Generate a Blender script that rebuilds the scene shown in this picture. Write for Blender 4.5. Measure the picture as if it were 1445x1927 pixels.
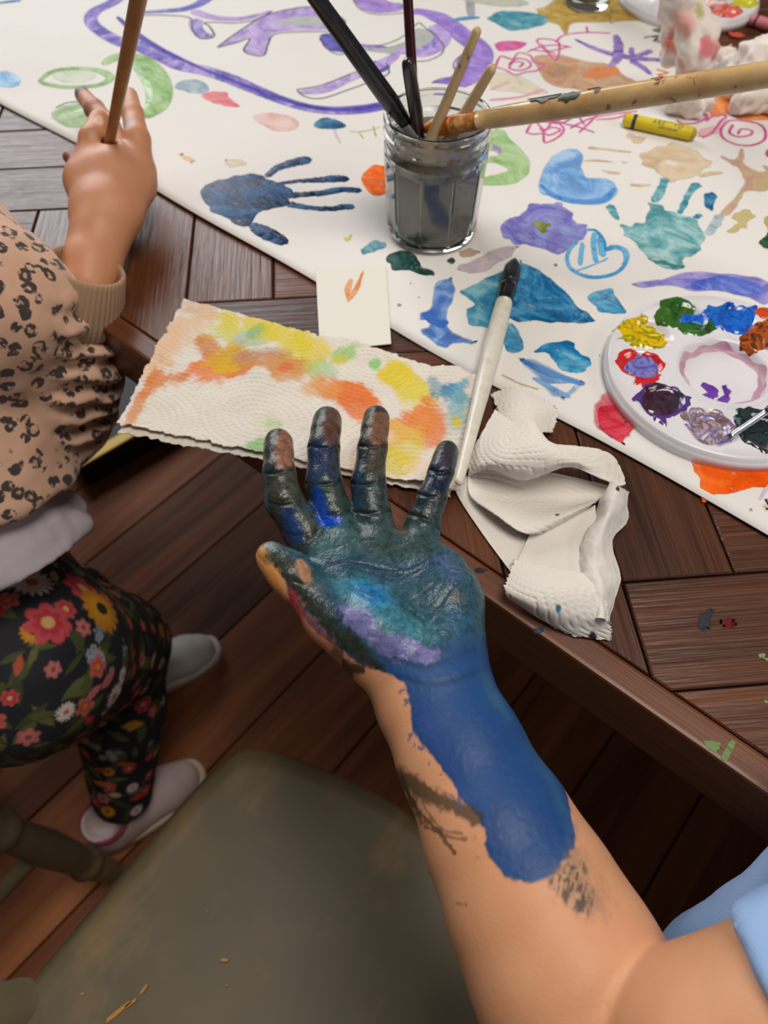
import bpy, bmesh, math, random
import numpy as np
from mathutils import Vector, Matrix
from mathutils.geometry import tessellate_polygon
from mathutils.bvhtree import BVHTree

random.seed(7); RNG = np.random.default_rng(7)
for o in list(bpy.data.objects): bpy.data.objects.remove(o, do_unlink=True)
SC = bpy.context.scene
COL = SC.collection

# ------------------------------------------------------------------ camera
F = 1400.0; PITCH = math.radians(55); CZ = 1.117          # focal length in px of the 1445x1927 frame
cam_d = bpy.data.cameras.new('camera'); cam = bpy.data.objects.new('camera', cam_d); COL.objects.link(cam)
cam.location = (0, 0, CZ); cam.rotation_euler = (math.radians(90) - PITCH, 0, 0)
cam_d.sensor_fit = 'VERTICAL'; cam_d.sensor_height = 34.6; cam_d.sensor_width = 26.0
cam_d.lens = F / 1927 * 34.6
cam_d.clip_start = 0.01; cam_d.clip_end = 60
cam_d.dof.use_dof = True; cam_d.dof.focus_distance = 0.385; cam_d.dof.aperture_fstop = 9.0
SC.camera = cam

# ------------------------------------------------------------------ light
SC.view_settings.view_transform = 'Standard'; SC.view_settings.look = 'None'
SC.view_settings.gamma = 1.0; SC.view_settings.use_curve_mapping = False
SC.view_settings.exposure = 0.05
world = bpy.data.worlds.new('room_light'); SC.world = world; world.use_nodes = True
wn = world.node_tree.nodes; wbg = wn['Background']
wbg.inputs[0].default_value = (1.0, 0.93, 0.86, 1); wbg.inputs[1].default_value = 0.07
def area(name, loc, target, sx, sy, power, col):
    d = bpy.data.lights.new(name, 'AREA'); d.shape = 'RECTANGLE'; d.size = sx; d.size_y = sy
    d.energy = power; d.color = col
    o = bpy.data.objects.new(name, d); COL.objects.link(o); o.location = loc
    o.rotation_euler = (Vector(target) - Vector(loc)).to_track_quat('-Z', 'Y').to_euler()
    return o
area('window_daylight', (-1.30, 2.8, 2.15), (0, .4, .75), 1.9, 1.5, 60, (0.97, 0.98, 1.0))
area('side_window_daylight', (2.2, -0.6, 2.5), (0.1, .3, .75), 0.9, 0.9, 16, (1.0, 0.88, 0.76))

area('ceiling_bounce_fill', (0.35, 0.1, 2.6), (0.1, .2, .75), 0.8, 0.8, 24, (1.0, 0.93, 0.85))  # added overhead fill, standing in for light bounced off the ceiling

# ------------------------------------------------------------------ helpers
def ray(px, py):
    x = (px - 722.5) / F; y = (963.5 - py) / F
    return np.array([x, math.cos(PITCH) + y * math.sin(PITCH), -math.sin(PITCH) + y * math.cos(PITCH)])
C0 = np.array([0, 0, CZ])
def P(px, py, z):                       # where the sight line meets the level plane at height z
    r = ray(px, py); return C0 + r * ((z - CZ) / r[2])
def D(px, py, d): return C0 + ray(px, py) * d
TA = np.array([0.042, 0.212, 0.0]); TE = np.array([0.7644, -0.6447, 0.0]); TN = np.array([0.6447, 0.7644, 0.0])
TANG = math.atan2(TE[1], TE[0])
def T(s, t, z=0.0): return TA + TE * s + TN * t + np.array([0, 0, z])   # along / across the table edge
TZ = 0.75

def lin(h):
    h = h.lstrip('#'); v = [int(h[i:i + 2], 16) / 255 for i in (0, 2, 4)]
    return np.array([x / 12.92 if x <= .04045 else ((x + .055) / 1.055) ** 2.4 for x in v])
def rgba(h): return (*lin(h), 1.0)

def mesh_np(name, V, Q, smooth=True):
    V = np.asarray(V, np.float32); me = bpy.data.meshes.new(name)
    if isinstance(Q, np.ndarray):
        n = Q.shape[1]; m = len(Q)
        me.vertices.add(len(V)); me.vertices.foreach_set('co', V.ravel())
        me.loops.add(m * n); me.loops.foreach_set('vertex_index', Q.astype(np.int32).ravel())
        me.polygons.add(m); me.polygons.foreach_set('loop_start', np.arange(0, m * n, n, dtype=np.int32))
        me.polygons.foreach_set('loop_total', np.full(m, n, np.int32))
    else:
        me.from_pydata([tuple(map(float, v)) for v in V], [], [tuple(map(int, f)) for f in Q])
    me.update(calc_edges=True); me.validate()
    me.polygons.foreach_set('use_smooth', np.full(len(me.polygons), smooth))
    me.update()
    return me
def link(name, me, mat=None, parent=None):
    o = bpy.data.objects.new(name, me); COL.objects.link(o)
    if mat is not None: me.materials.clear(); me.materials.append(mat)
    if parent is not None: o.parent = parent
    return o
def obj(name, V, Q, mat, parent=None, smooth=True): return link(name, mesh_np(name, V, Q, smooth), mat, parent)
def empty(name, loc=(0, 0, 0), rz=0):
    o = bpy.data.objects.new(name, None); COL.objects.link(o); o.location = loc; o.rotation_euler = (0, 0, rz)
    o.empty_display_size = 0.02
    return o
def tag(o, label=None, cat=None, group=None, kind=None):
    if label: o['label'] = label
    if cat: o['category'] = cat
    if group: o['group'] = group
    if kind: o['kind'] = kind
    return o
def setcol(o, C, name='Col'):
    C = np.asarray(C, np.float32)
    if C.shape[1] == 3: C = np.hstack([C, np.ones((len(C), 1), np.float32)])
    a = o.data.color_attributes.new(name, 'FLOAT_COLOR', 'POINT'); a.data.foreach_set('color', C.ravel())
def setval(o, v, name):
    a = o.data.attributes.new(name, 'FLOAT', 'POINT'); a.data.foreach_set('value', np.asarray(v, np.float32))
def to_local(V, origin, rz=0.0):          # world verts -> local of an empty at origin turned by rz
    V = np.asarray(V, float) - origin; c, s = math.cos(-rz), math.sin(-rz)
    return np.stack([V[:, 0] * c - V[:, 1] * s, V[:, 0] * s + V[:, 1] * c, V[:, 2]], 1)

# value noise in numpy (for shapes and vertex colours)
_tab = RNG.random((64, 64, 64)).astype(np.float32)
def vnoise(Pn, scale=1.0, off=0.0):
    q = np.asarray(Pn, float) * scale + off + 1000.0
    i = np.floor(q).astype(int); f = q - i; f = f * f * (3 - 2 * f); i &= 63; j = (i + 1) & 63
    x0, y0, z0 = i.T; x1, y1, z1 = j.T; fx, fy, fz = f.T
    a = _tab[x0, y0, z0] * (1 - fx) + _tab[x1, y0, z0] * fx; b = _tab[x0, y1, z0] * (1 - fx) + _tab[x1, y1, z0] * fx
    c = _tab[x0, y0, z1] * (1 - fx) + _tab[x1, y0, z1] * fx; d = _tab[x0, y1, z1] * (1 - fx) + _tab[x1, y1, z1] * fx
    return (a * (1 - fy) + b * fy) * (1 - fz) + (c * (1 - fy) + d * fy) * fz
def fbm(Pn, scale=1.0, off=0.0, oct=4):
    s = 0; a = .5; t = 0
    for k in range(oct): s = s + a * vnoise(Pn, scale * 2 ** k, off + 7.3 * k); t += a; a *= .5
    return s / t
def sstep(a, b, x): t = np.clip((x - a) / (b - a + 1e-12), 0, 1); return t * t * (3 - 2 * t)

def catmull(pts, n=8, closed=False):
    pts = np.asarray(pts, float); m = len(pts); out = []
    rng = range(m) if closed else range(m - 1)
    for i in rng:
        if closed: p0, p1, p2, p3 = pts[(i - 1) % m], pts[i], pts[(i + 1) % m], pts[(i + 2) % m]
        else: p0, p1, p2, p3 = pts[max(i - 1, 0)], pts[i], pts[i + 1], pts[min(i + 2, m - 1)]
        for t in np.arange(n) / n:
            out.append(.5 * ((2 * p1) + (-p0 + p2) * t + (2 * p0 - 5 * p1 + 4 * p2 - p3) * t * t + (-p0 + 3 * p1 - 3 * p2 + p3) * t ** 3))
    if not closed: out.append(pts[-1])
    return np.array(out)
def pip(poly, X, Y):                      # points in polygon
    poly = np.asarray(poly); inside = np.zeros(X.shape, bool); n = len(poly)
    for i in range(n):
        x0, y0 = poly[i]; x1, y1 = poly[(i + 1) % n]
        if y0 == y1: continue
        c = ((y0 > Y) != (y1 > Y)) & (X < (x1 - x0) * (Y - y0) / (y1 - y0) + x0); inside ^= c
    return inside
def segdist(poly, X, Y, closed=True):
    poly = np.asarray(poly, float); d = np.full(X.shape, 1e9); n = len(poly)
    for i in range(n if closed else n - 1):
        a = poly[i]; b = poly[(i + 1) % n]; ab = b - a; L = ab @ ab + 1e-18
        t = np.clip(((X - a[0]) * ab[0] + (Y - a[1]) * ab[1]) / L, 0, 1)
        d = np.minimum(d, np.hypot(X - a[0] - t * ab[0], Y - a[1] - t * ab[1]))
    return d
def sdpoly(poly, X, Y):                   # signed distance, inside positive
    return np.where(pip(poly, X, Y), 1, -1) * segdist(poly, X, Y)

# shapes
def grid_faces(nu, nv, wrap_u=False, wrap_v=False, base=0):
    iu = np.arange(nu if wrap_u else nu - 1); iv = np.arange(nv if wrap_v else nv - 1)
    a, b = np.meshgrid(iu, iv, indexing='ij'); a = a.ravel(); b = b.ravel(); a2 = (a + 1) % nu; b2 = (b + 1) % nv
    return np.stack([a * nv + b, a2 * nv + b, a2 * nv + b2, a * nv + b2], 1) + base
def tube(path, radii, seg=16, caps=True, squash=None):
    path = np.asarray(path, float); n = len(path); radii = np.broadcast_to(np.asarray(radii, float), (n,))
    tg = np.gradient(path, axis=0); tg /= np.linalg.norm(tg, axis=1)[:, None] + 1e-12
    up = np.array([0, 0, 1.0]) if abs(tg[0, 2]) < .95 else np.array([1.0, 0, 0])
    u = np.cross(tg[0], up); u /= np.linalg.norm(u); V = []
    ang = np.arange(seg) / seg * 2 * np.pi
    for i in range(n):
        u = u - tg[i] * (u @ tg[i]); u /= np.linalg.norm(u); v = np.cross(tg[i], u)
        k = 1.0 if squash is None else squash
        V.append(path[i] + radii[i] * (np.cos(ang)[:, None] * u + k * np.sin(ang)[:, None] * v))
    V = np.concatenate(V); Q = [tuple(q) for q in grid_faces(n, seg, False, True)[:, ::-1]]
    if caps:
        Q.append(tuple(range(seg))); Q.append(tuple((n - 1) * seg + i for i in range(seg - 1, -1, -1)))
    return V, Q
def round_ends(a, b, ra, rb, n=14, e=5):            # straight path with rounded ends
    a = np.asarray(a, float); b = np.asarray(b, float); L = np.linalg.norm(b - a); d = (b - a) / L
    pts = []; rad = []
    for k in range(e): th = (k + .15) / e * math.pi / 2; pts.append(a + d * ra * (1 - math.cos(th))); rad.append(ra * math.sin(th))
    for k in range(n + 1):
        t = k / n; pts.append(a + d * (ra + (L - ra - rb) * t)); rad.append(ra + (rb - ra) * t)
    for k in range(e - 1, -1, -1): th = (k + .15) / e * math.pi / 2; pts.append(b - d * rb * (1 - math.cos(th))); rad.append(rb * math.sin(th))
    return np.array(pts), np.array(rad)
def lathe(prof, seg=48, center=(0, 0, 0), facet=None):
    prof = np.asarray(prof, float); ang = np.arange(seg) / seg * 2 * np.pi; V = []
    for r, z in prof: V.append(np.stack([r * np.cos(ang), r * np.sin(ang), np.full(seg, z)], 1))
    V = np.concatenate(V) + np.asarray(center); return V, grid_faces(len(prof), seg, False, True)[:, ::-1]
def box(x0, x1, y0, y1, z0, z1, bev=0.0):
    if bev <= 0:
        V = np.array([(x, y, z) for x in (x0, x1) for y in (y0, y1) for z in (z0, z1)], float)
        return V, [(0, 1, 3, 2), (4, 6, 7, 5), (0, 4, 5, 1), (2, 3, 7, 6), (0, 2, 6, 4), (1, 5, 7, 3)]
    bm = bmesh.new(); V, Q = box(x0, x1, y0, y1, z0, z1); vs = [bm.verts.new(v) for v in V]
    for q in Q: bm.faces.new([vs[i] for i in q])
    bmesh.ops.recalc_face_normals(bm, faces=bm.faces)
    bmesh.ops.bevel(bm, geom=list(bm.edges), offset=bev, segments=2, profile=.6, affect='EDGES')
    bm.verts.index_update(); R = [tuple(v.co) for v in bm.verts], [tuple(v.index for v in f.verts) for f in bm.faces]; bm.free()
    return np.array(R[0]), R[1]
def prism(poly, z0, z1, bev=0.0):         # extrude a 2-D polygon, upper rim chamfered
    poly = np.asarray(poly, float); n = len(poly)
    a = 0.5 * np.sum(poly[:, 0] * np.roll(poly[:, 1], -1) - np.roll(poly[:, 0], -1) * poly[:, 1])
    if a < 0: poly = poly[::-1]
    V = [(x, y, z0) for x, y in poly]
    if bev > 0:
        c = poly.mean(0); V += [(x, y, z1 - bev) for x, y in poly]
        ins = inset(poly, bev); V += [(x, y, z1) for x, y in ins]; L = 3
    else: V += [(x, y, z1) for x, y in poly]; L = 2
    Q = [tuple(range(n - 1, -1, -1)), tuple((L - 1) * n + i for i in range(n))]
    for l in range(L - 1):
        for i in range(n): j = (i + 1) % n; Q.append((l * n + i, l * n + j, (l + 1) * n + j, (l + 1) * n + i))
    return np.array(V), Q
def inset(poly, d):                       # offset a CCW polygon inwards
    p = np.asarray(poly, float); e = np.roll(p, -1, 0) - p; e /= np.linalg.norm(e, axis=1)[:, None] + 1e-12
    nrm = np.stack([-e[:, 1], e[:, 0]], 1); b = nrm + np.roll(nrm, 1, 0); L = np.sum(b * np.roll(nrm, 1, 0), 1)
    return p + b / np.clip(L, .45, 3)[:, None] * d

# signed-distance modelling -> one continuous quad mesh (surface nets)
def sd_cone(Pn, a, b, ra, rb):
    a = np.asarray(a); b = np.asarray(b); ab = b - a; L = ab @ ab
    t = np.clip(((Pn - a) @ ab) / (L + 1e-18), 0, 1)
    d = Pn - a - t[..., None] * ab
    return np.sqrt((d * d).sum(-1)) - (ra + (rb - ra) * t)
def sd_ell(Pn, c, R, r):
    q = (Pn - c) @ R; k0 = np.sqrt(((q / r) ** 2).sum(-1)); k1 = np.sqrt(((q / (np.asarray(r) ** 2)) ** 2).sum(-1))
    return k0 * (k0 - 1) / (k1 + 1e-9)
def sdf_mesh(prims, vox, pad=0.004, smooth=2, origin=None, Rf=None, post=None):
    """prims: ('c',a,b,ra,rb,k[,op]) or ('e',centre,R,radii,k[,op]); op '-' carves."""
    Rf = np.eye(3) if Rf is None else np.asarray(Rf)     # columns: working frame axes
    def ext(p):
        if p[0] == 'p': return np.full(3, 1e3), np.full(3, -1e3)
        if p[0] == 'c':
            a = np.asarray(p[1]) @ Rf; b = np.asarray(p[2]) @ Rf; r = max(p[3], p[4]); return np.minimum(a, b) - r, np.maximum(a, b) + r
        c = np.asarray(p[1]) @ Rf; r = max(p[3]); return c - r, c + r
    es = [ext(p) for p in prims]; add = [e for e, p in zip(es, prims) if p[0] != 'p' and not (len(p) > 6 and p[6] == '-')]
    lo = np.min([e[0] for e in add], 0) - pad - 2 * vox; hi = np.max([e[1] for e in add], 0) + pad + 2 * vox
    N = np.ceil((hi - lo) / vox).astype(int) + 1; G = np.full(N, 1.0, np.float32)
    for p, (a, b) in zip(prims, es):
        if p[0] == 'p':                      # keep the side the normal points away from
            ax = [lo[j] + vox * np.arange(N[j]) for j in range(3)]; nl = np.asarray(p[2]) @ Rf; q0 = np.asarray(p[1]) @ Rf
            d = ((ax[0] - q0[0]) * nl[0])[:, None, None] + ((ax[1] - q0[1]) * nl[1])[None, :, None] + ((ax[2] - q0[2]) * nl[2])[None, None]
            k = p[5]; h = np.maximum(k - np.abs(G - d), 0) / k; G = (np.maximum(G, d) + h * h * k * .25).astype(np.float32); continue
        k = p[5]; m = k + 3 * vox
        i0 = np.clip(np.floor((a - m - lo) / vox).astype(int), 0, N); i1 = np.clip(np.ceil((b + m - lo) / vox).astype(int) + 1, 0, N)
        if np.any(i1 <= i0): continue
        ax = [lo[j] + vox * np.arange(i0[j], i1[j]) for j in range(3)]
        Pn = np.stack(np.meshgrid(*ax, indexing='ij'), -1) @ Rf.T
        d = (sd_cone(Pn, *p[1:5]) if p[0] == 'c' else sd_ell(Pn, *p[1:4])).astype(np.float32)
        sl = tuple(slice(i0[j], i1[j]) for j in range(3)); g = G[sl]
        if len(p) > 6 and p[6] == '-':
            h = np.maximum(k - np.abs(g + d), 0) / k; G[sl] = np.maximum(g, -d) + h * h * k * .25
        else:
            h = np.maximum(k - np.abs(g - d), 0) / k; G[sl] = np.minimum(g, d) - h * h * k * .25
    ins = (G < 0)
    cnt = np.zeros(N - 1, np.uint8)
    for dx in (0, 1):
        for dy in (0, 1):
            for dz in (0, 1): cnt += ins[dx:N[0] - 1 + dx, dy:N[1] - 1 + dy, dz:N[2] - 1 + dz]
    act = np.argwhere((cnt > 0) & (cnt < 8)); idx = np.full(N - 1, -1, np.int32); idx[tuple(act.T)] = np.arange(len(act))
    acc = np.zeros((len(act), 3)); c = np.zeros(len(act))
    corner = [(x, y, z) for x in (0, 1) for y in (0, 1) for z in (0, 1)]
    vals = {q: G[tuple((act + q).T)] for q in corner}
    for q in corner:
        for ax in range(3):
            if q[ax]: continue
            q2 = list(q); q2[ax] = 1; q2 = tuple(q2); v0 = vals[q]; v1 = vals[q2]; m = (v0 < 0) != (v1 < 0)
            t = np.where(m, v0 / (v0 - v1 + 1e-20), 0); pt = np.tile(np.array(q, float), (len(act), 1)); pt[:, ax] += t
            acc[m] += pt[m]; c[m] += 1
    V = (act + acc / c[:, None]) * vox + lo
    faces = []
    for ax in range(3):
        o1, o2 = (ax + 1) % 3, (ax + 2) % 3
        s0 = [slice(None)] * 3; s1 = [slice(None)] * 3; s0[ax] = slice(0, N[ax] - 1); s1[ax] = slice(1, N[ax])
        A = ins[tuple(s0)]; B = ins[tuple(s1)]; e = np.argwhere(A != B)
        e = e[(e[:, o1] > 0) & (e[:, o2] > 0) & (e[:, o1] < N[o1] - 1) & (e[:, o2] < N[o2] - 1)]
        if not len(e): continue
        def cell(d1, d2):
            q = e.copy(); q[:, o1] -= d1; q[:, o2] -= d2; return idx[tuple(q.T)]
        q = np.stack([cell(1, 1), cell(0, 1), cell(0, 0), cell(1, 0)], 1)
        flip = A[tuple(e.T)]; q[flip] = q[flip][:, ::-1]; faces.append(q)
    Q = np.concatenate(faces); Q = Q[(Q >= 0).all(1)]
    V = laplace(V, Q, smooth); V = V @ Rf.T
    return V, Q
def edges_of(Q):
    n = Q.shape[1]; E = np.concatenate([np.stack([Q[:, i], Q[:, (i + 1) % n]], 1) for i in range(n)]); E.sort(1)
    key = np.unique(E[:, 0].astype(np.int64) * (int(E.max()) + 1) + E[:, 1]); m = int(E.max()) + 1
    return np.stack([key // m, key % m], 1)
def laplace(V, Q, it, lam=.5):
    if it <= 0: return V
    E = edges_of(Q); n = len(V); deg = np.bincount(E.ravel(), minlength=n)[:, None].clip(1)
    for _ in range(it):
        S = np.stack([np.bincount(E[:, 0], V[E[:, 1], k], n) + np.bincount(E[:, 1], V[E[:, 0], k], n) for k in range(3)], 1)
        V = V + lam * (S / deg - V)
    return V
def subdiv(V, Q, it=2):
    n = len(V); E = np.concatenate([np.stack([Q[:, i], Q[:, (i + 1) % 4]], 1) for i in range(4)]); E.sort(1)
    key, inv = np.unique(E[:, 0].astype(np.int64) * n + E[:, 1], return_inverse=True); inv = inv.reshape(4, -1).T + n
    mid = (V[key // n] + V[key % n]) / 2; fc = V[Q].mean(1); fi = np.arange(len(Q)) + n + len(key)
    Q2 = np.concatenate([np.stack([Q[:, i], inv[:, i], fi, inv[:, (i - 1) % 4]], 1) for i in range(4)])
    V2 = np.concatenate([V, mid, fc]); return laplace(V2, Q2, it), Q2
def vnormals(V, Q):
    nr = np.cross(V[Q[:, 2]] - V[Q[:, 0]], V[Q[:, 3]] - V[Q[:, 1]]); n = len(V)
    N = np.stack([sum(np.bincount(Q[:, i], nr[:, k], n) for i in range(4)) for k in range(3)], 1)
    return N / (np.linalg.norm(N, axis=1)[:, None] + 1e-15)
class Caster:                             # where a sight line meets a finished surface
    def __init__(s, V, Q): s.t = BVHTree.FromPolygons([tuple(v) for v in V], [tuple(map(int, q)) for q in Q])
    def __call__(s, px, py):
        r = ray(px, py); h = s.t.ray_cast(Vector(C0), Vector(r / np.linalg.norm(r)), 5.0)
        return None if h[0] is None else np.array(h[0])

# ------------------------------------------------------------------ materials
class M:
    """small node builder around one Principled BSDF"""
    def __init__(s, name, base='#808080', rough=.5, **kw):
        s.m = bpy.data.materials.new(name); s.m.use_nodes = True; s.nt = s.m.node_tree; s.n = s.nt.nodes; s.l = s.nt.links
        s.b = s.n['Principled BSDF']; s.b.inputs['Base Color'].default_value = rgba(base) if isinstance(base, str) else (*base, 1)
        s.b.inputs['Roughness'].default_value = rough
        for k, v in kw.items(): s.b.inputs[k.replace('_', ' ')].default_value = v
    def node(s, t, **kw):
        n = s.n.new(t)
        for k, v in kw.items():
            if k in n.inputs: n.inputs[k].default_value = v
            else: setattr(n, k, v)
        return n
    def link(s, a, b): s.l.new(a, b)
    def coord(s, kind='Object', scale=(1, 1, 1), rot=(0, 0, 0), loc=(0, 0, 0), rnd=False):
        t = s.node('ShaderNodeTexCoord'); mp = s.node('ShaderNodeMapping'); mp.inputs['Scale'].default_value = scale
        mp.inputs['Rotation'].default_value = rot; mp.inputs['Location'].default_value = loc; s.link(t.outputs[kind], mp.inputs[0])
        if rnd:
            oi = s.node('ShaderNodeObjectInfo'); cb = s.node('ShaderNodeMath', operation='MULTIPLY'); cb.inputs[1].default_value = 37.0
            s.link(oi.outputs['Random'], cb.inputs[0]); s.link(cb.outputs[0], mp.inputs['Location'])
        return mp.outputs[0]
    def noise(s, vec, scale=5, detail=4, rough=.55, dist=0.0):
        n = s.node('ShaderNodeTexNoise'); n.inputs['Scale'].default_value = scale; n.inputs['Detail'].default_value = detail
        n.inputs['Roughness'].default_value = rough; n.inputs['Distortion'].default_value = dist; s.link(vec, n.inputs['Vector']); return n.outputs['Fac']
    def ramp(s, fac, stops, interp='LINEAR'):
        r = s.node('ShaderNodeValToRGB'); cr = r.color_ramp; cr.interpolation = interp
        while len(cr.elements) < len(stops): cr.elements.new(.5)
        for e, (p, c) in zip(cr.elements, stops):
            e.position = p; e.color = rgba(c) if isinstance(c, str) else ((c, c, c, 1) if np.isscalar(c) else (*c[:3], 1))
        s.link(fac, r.inputs[0]); return r.outputs[0]
    def mix(s, fac, a, b, mode='MIX'):
        n = s.node('ShaderNodeMix', data_type='RGBA', blend_type=mode)
        for sock, v in ((n.inputs[0], fac), (n.inputs[6], a), (n.inputs[7], b)):
            if hasattr(v, 'is_output'): s.link(v, sock)
            elif isinstance(v, str): sock.default_value = rgba(v)
            elif np.isscalar(v): sock.default_value = v if sock.type == 'VALUE' else (v, v, v, 1)
            else: sock.default_value = (*v[:3], 1)
        return n.outputs[2]
    def math(s, op, a, b=0.0, c=None):
        n = s.node('ShaderNodeMath', operation=op)
        for i, v in enumerate((a, b) if c is None else (a, b, c)):
            if hasattr(v, 'is_output'): s.link(v, n.inputs[i])
            else: n.inputs[i].default_value = v
        return n.outputs[0]
    def attr(s, name, out='Color'):
        n = s.node('ShaderNodeAttribute'); n.attribute_name = name; return n.outputs[out]
    def col(s, o): s.link(o, s.b.inputs['Base Color'])
    def rough(s, o): s.link(o, s.b.inputs['Roughness'])
    def bump(s, h, strength=.3, dist=.001, prev=None):
        n = s.node('ShaderNodeBump'); n.inputs['Strength'].default_value = strength; n.inputs['Distance'].default_value = dist
        s.link(h, n.inputs['Height'])
        if prev is not None: s.link(prev, n.inputs['Normal'])
        s.link(n.outputs[0], s.b.inputs['Normal']); return n.outputs[0]
    def alpha(s, o): s.link(o, s.b.inputs['Alpha'])
# ================================================================== setting: floor
def wood(name, stops, rough, gscale=(4, 70, 70), bump=.5, bdist=.0006, pores=0.0, coat=0.0):
    m = M(name, rough=rough); v = m.coord('Object', gscale, rnd=True); g = m.noise(v, 1.0, 6, .62, .6)
    v2 = m.coord('Object', (1.5, 9, 9), rnd=True); g2 = m.noise(v2, 1.0, 3, .5)
    f = m.math('ADD', m.math('MULTIPLY', g, .6), m.math('MULTIPLY', g2, .4))
    oi = m.node('ShaderNodeObjectInfo'); f = m.math('ADD', f, m.math('MULTIPLY', m.math('SUBTRACT', oi.outputs['Random'], .5), .22))
    m.col(m.ramp(f, stops)); v3 = m.coord('Object', (gscale[0] * 2.2, gscale[1] * 3.2, gscale[2] * 3.2), rnd=True)
    p = m.noise(v3, 1.0, 3, .6); h = m.math('ADD', m.math('MULTIPLY', g, .55), p); m.bump(h, bump, bdist)
    r = m.math('ADD', rough - .12, m.math('MULTIPLY', p, .3)); m.rough(r)
    if coat: m.b.inputs['Coat Weight'].default_value = coat; m.b.inputs['Coat Roughness'].default_value = .25
    return m.m
MAT_FLOOR = wood('floor_wood', [(.25, '#43240f'), (.5, '#82492a'), (.75, '#ac6e44')], .6, (2, 28, 28), .25, .0008); MAT_FLOOR.node_tree.nodes['Principled BSDF'].inputs['Specular IOR Level'].default_value = .25
MAT_DARK = M('dark_gap', '#0a0604', .9).m
floor = tag(empty('floor', T(0, 0, 0), TANG), kind='structure')
V, Q = box(-2.3, 2.3, -1.7, 3.0, -.05, -.012); obj('floor_base', V, Q, MAT_DARK, floor, False)
rf = random.Random(3); w = .143
for k in range(-11, 21):
    s0 = -.727 + w * k; t = -1.7 - rf.random() * 1.2
    while t < 3.0:
        L = 1.3 + rf.random() * .9; t1 = min(t + L, 3.0); t0 = max(t, -1.7)
        if t1 - t0 > .05 and s0 < 2.2:
            V, Q = box(-(t1 - t0) / 2 + .001, (t1 - t0) / 2 - .001, -w / 2 + .0016, w / 2 - .0016, -.012, 0, .0016)
            o = obj('plank', V, Q, MAT_FLOOR, floor, False); o.location = (s0 + w / 2, (t0 + t1) / 2, 0); o.rotation_euler = (0, 0, math.pi / 2)
        t += L

# ================================================================== table
MAT_TABLE = wood('table_wood', [(.25, '#26120a'), (.5, '#4c2815'), (.78, '#6e3f22')], .34, (5, 110, 110), 1.0, .0009, coat=.0)
MAT_RIM = wood('table_rim_wood', [(.25, '#2c150a'), (.5, '#522b15'), (.8, '#703f20')], .40, (5, 120, 120), .45, .0004, coat=.12)
table = tag(empty('table', T(0, 0, 0), TANG), 'large dark brown herringbone parquet table under the painted paper', 'table')
S0, S1, T0, T1 = -1.25, 1.1, 0.0, 1.2; BW = .0165
def clip_rect(poly, x0, x1, y0, y1):
    for ax, lim, sg in ((0, x0, 1), (0, x1, -1), (1, y0, 1), (1, y1, -1)):
        out = []
        for i in range(len(poly)):
            a = poly[i]; b = poly[(i + 1) % len(poly)]; da = (a[ax] - lim) * sg; db = (b[ax] - lim) * sg
            if da >= 0: out.append(a)
            if da * db < 0: t = da / (da - db); out.append(a + (b - a) * t)
        poly = out
        if len(poly) < 3: return None
    return np.array(poly)
W = .0655; NL = 4; r2 = math.sqrt(.5); A0 = np.array([.092, -.011 - W])
V, Q = box(S0 + BW, S1 - BW, T0 + BW, T1 - BW, TZ - .03, TZ - .0035); obj('top_core', V, Q, MAT_DARK, table, False)
for j in range(-6, 7):
    for k in range(-60, 60):
        for kind in (0, 1):
            c = A0 + np.array([k - NL * j, k + NL * j]) * W
            if kind == 0: r = (c[0], c[0] + NL * W, c[1], c[1] + W)
            else: r = (c[0], c[0] + W, c[1] + W, c[1] + W + NL * W)
            g = .0007; r = (r[0] + g, r[1] - g, r[2] + g, r[3] - g)
            pq = np.array([(r[0], r[2]), (r[1], r[2]), (r[1], r[3]), (r[0], r[3])])
            st = np.stack([(pq[:, 0] - pq[:, 1]) * r2, (pq[:, 0] + pq[:, 1]) * r2], 1)
            cc = st.mean(0)
            if not (S0 - .2 < cc[0] < S1 + .2 and T0 - .2 < cc[1] < T1 + .2): continue
            po = clip_rect(list(st), S0 + BW + .0007, S1 - BW - .0007, T0 + BW + .0007, T1 - BW - .0007)
            if po is None: continue
            e = np.linalg.norm(po - np.roll(po, 1, 0), axis=1); po = po[e > .0015]
            if len(po) < 3: continue
            ar = abs(.5 * np.sum(po[:, 0] * np.roll(po[:, 1], -1) - np.roll(po[:, 0], -1) * po[:, 1]))
            if ar < 4e-5: continue
            an = math.pi / 4 if kind == 0 else 3 * math.pi / 4; ca, sa = math.cos(-an), math.sin(-an); q = po - cc
            loc = np.stack([q[:, 0] * ca - q[:, 1] * sa, q[:, 0] * sa + q[:, 1] * ca], 1)
            V, Q = prism(loc, -.006, 0, .0009)
            o = obj('plank', V, Q, MAT_TABLE, table, False); o.location = (cc[0], cc[1], TZ); o.rotation_euler = (0, 0, an)
def bar(name, mat, parent, c, size, rz=0, bev=.002, rot=None):
    V, Q = box(-size[0] / 2, size[0] / 2, -size[1] / 2, size[1] / 2, -size[2] / 2, size[2] / 2, bev)
    o = obj(name, V, Q, mat, parent, False); o.location = c; o.rotation_euler = rot or (0, 0, rz); return o
HR = .045; sm, tm = (S0 + S1) / 2, (T0 + T1) / 2
bar('rim_board', MAT_RIM, table, (sm, T0 + BW / 2, TZ - HR / 2), (S1 - S0, BW, HR), 0, .0022)
bar('rim_board', MAT_RIM, table, (sm, T1 - BW / 2, TZ - HR / 2), (S1 - S0, BW, HR), 0, .0022)
bar('rim_board', MAT_RIM, table, (S0 + BW / 2, tm, TZ - HR / 2), (T1 - T0 - 2 * BW, BW, HR), math.pi / 2, .0022)
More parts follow.
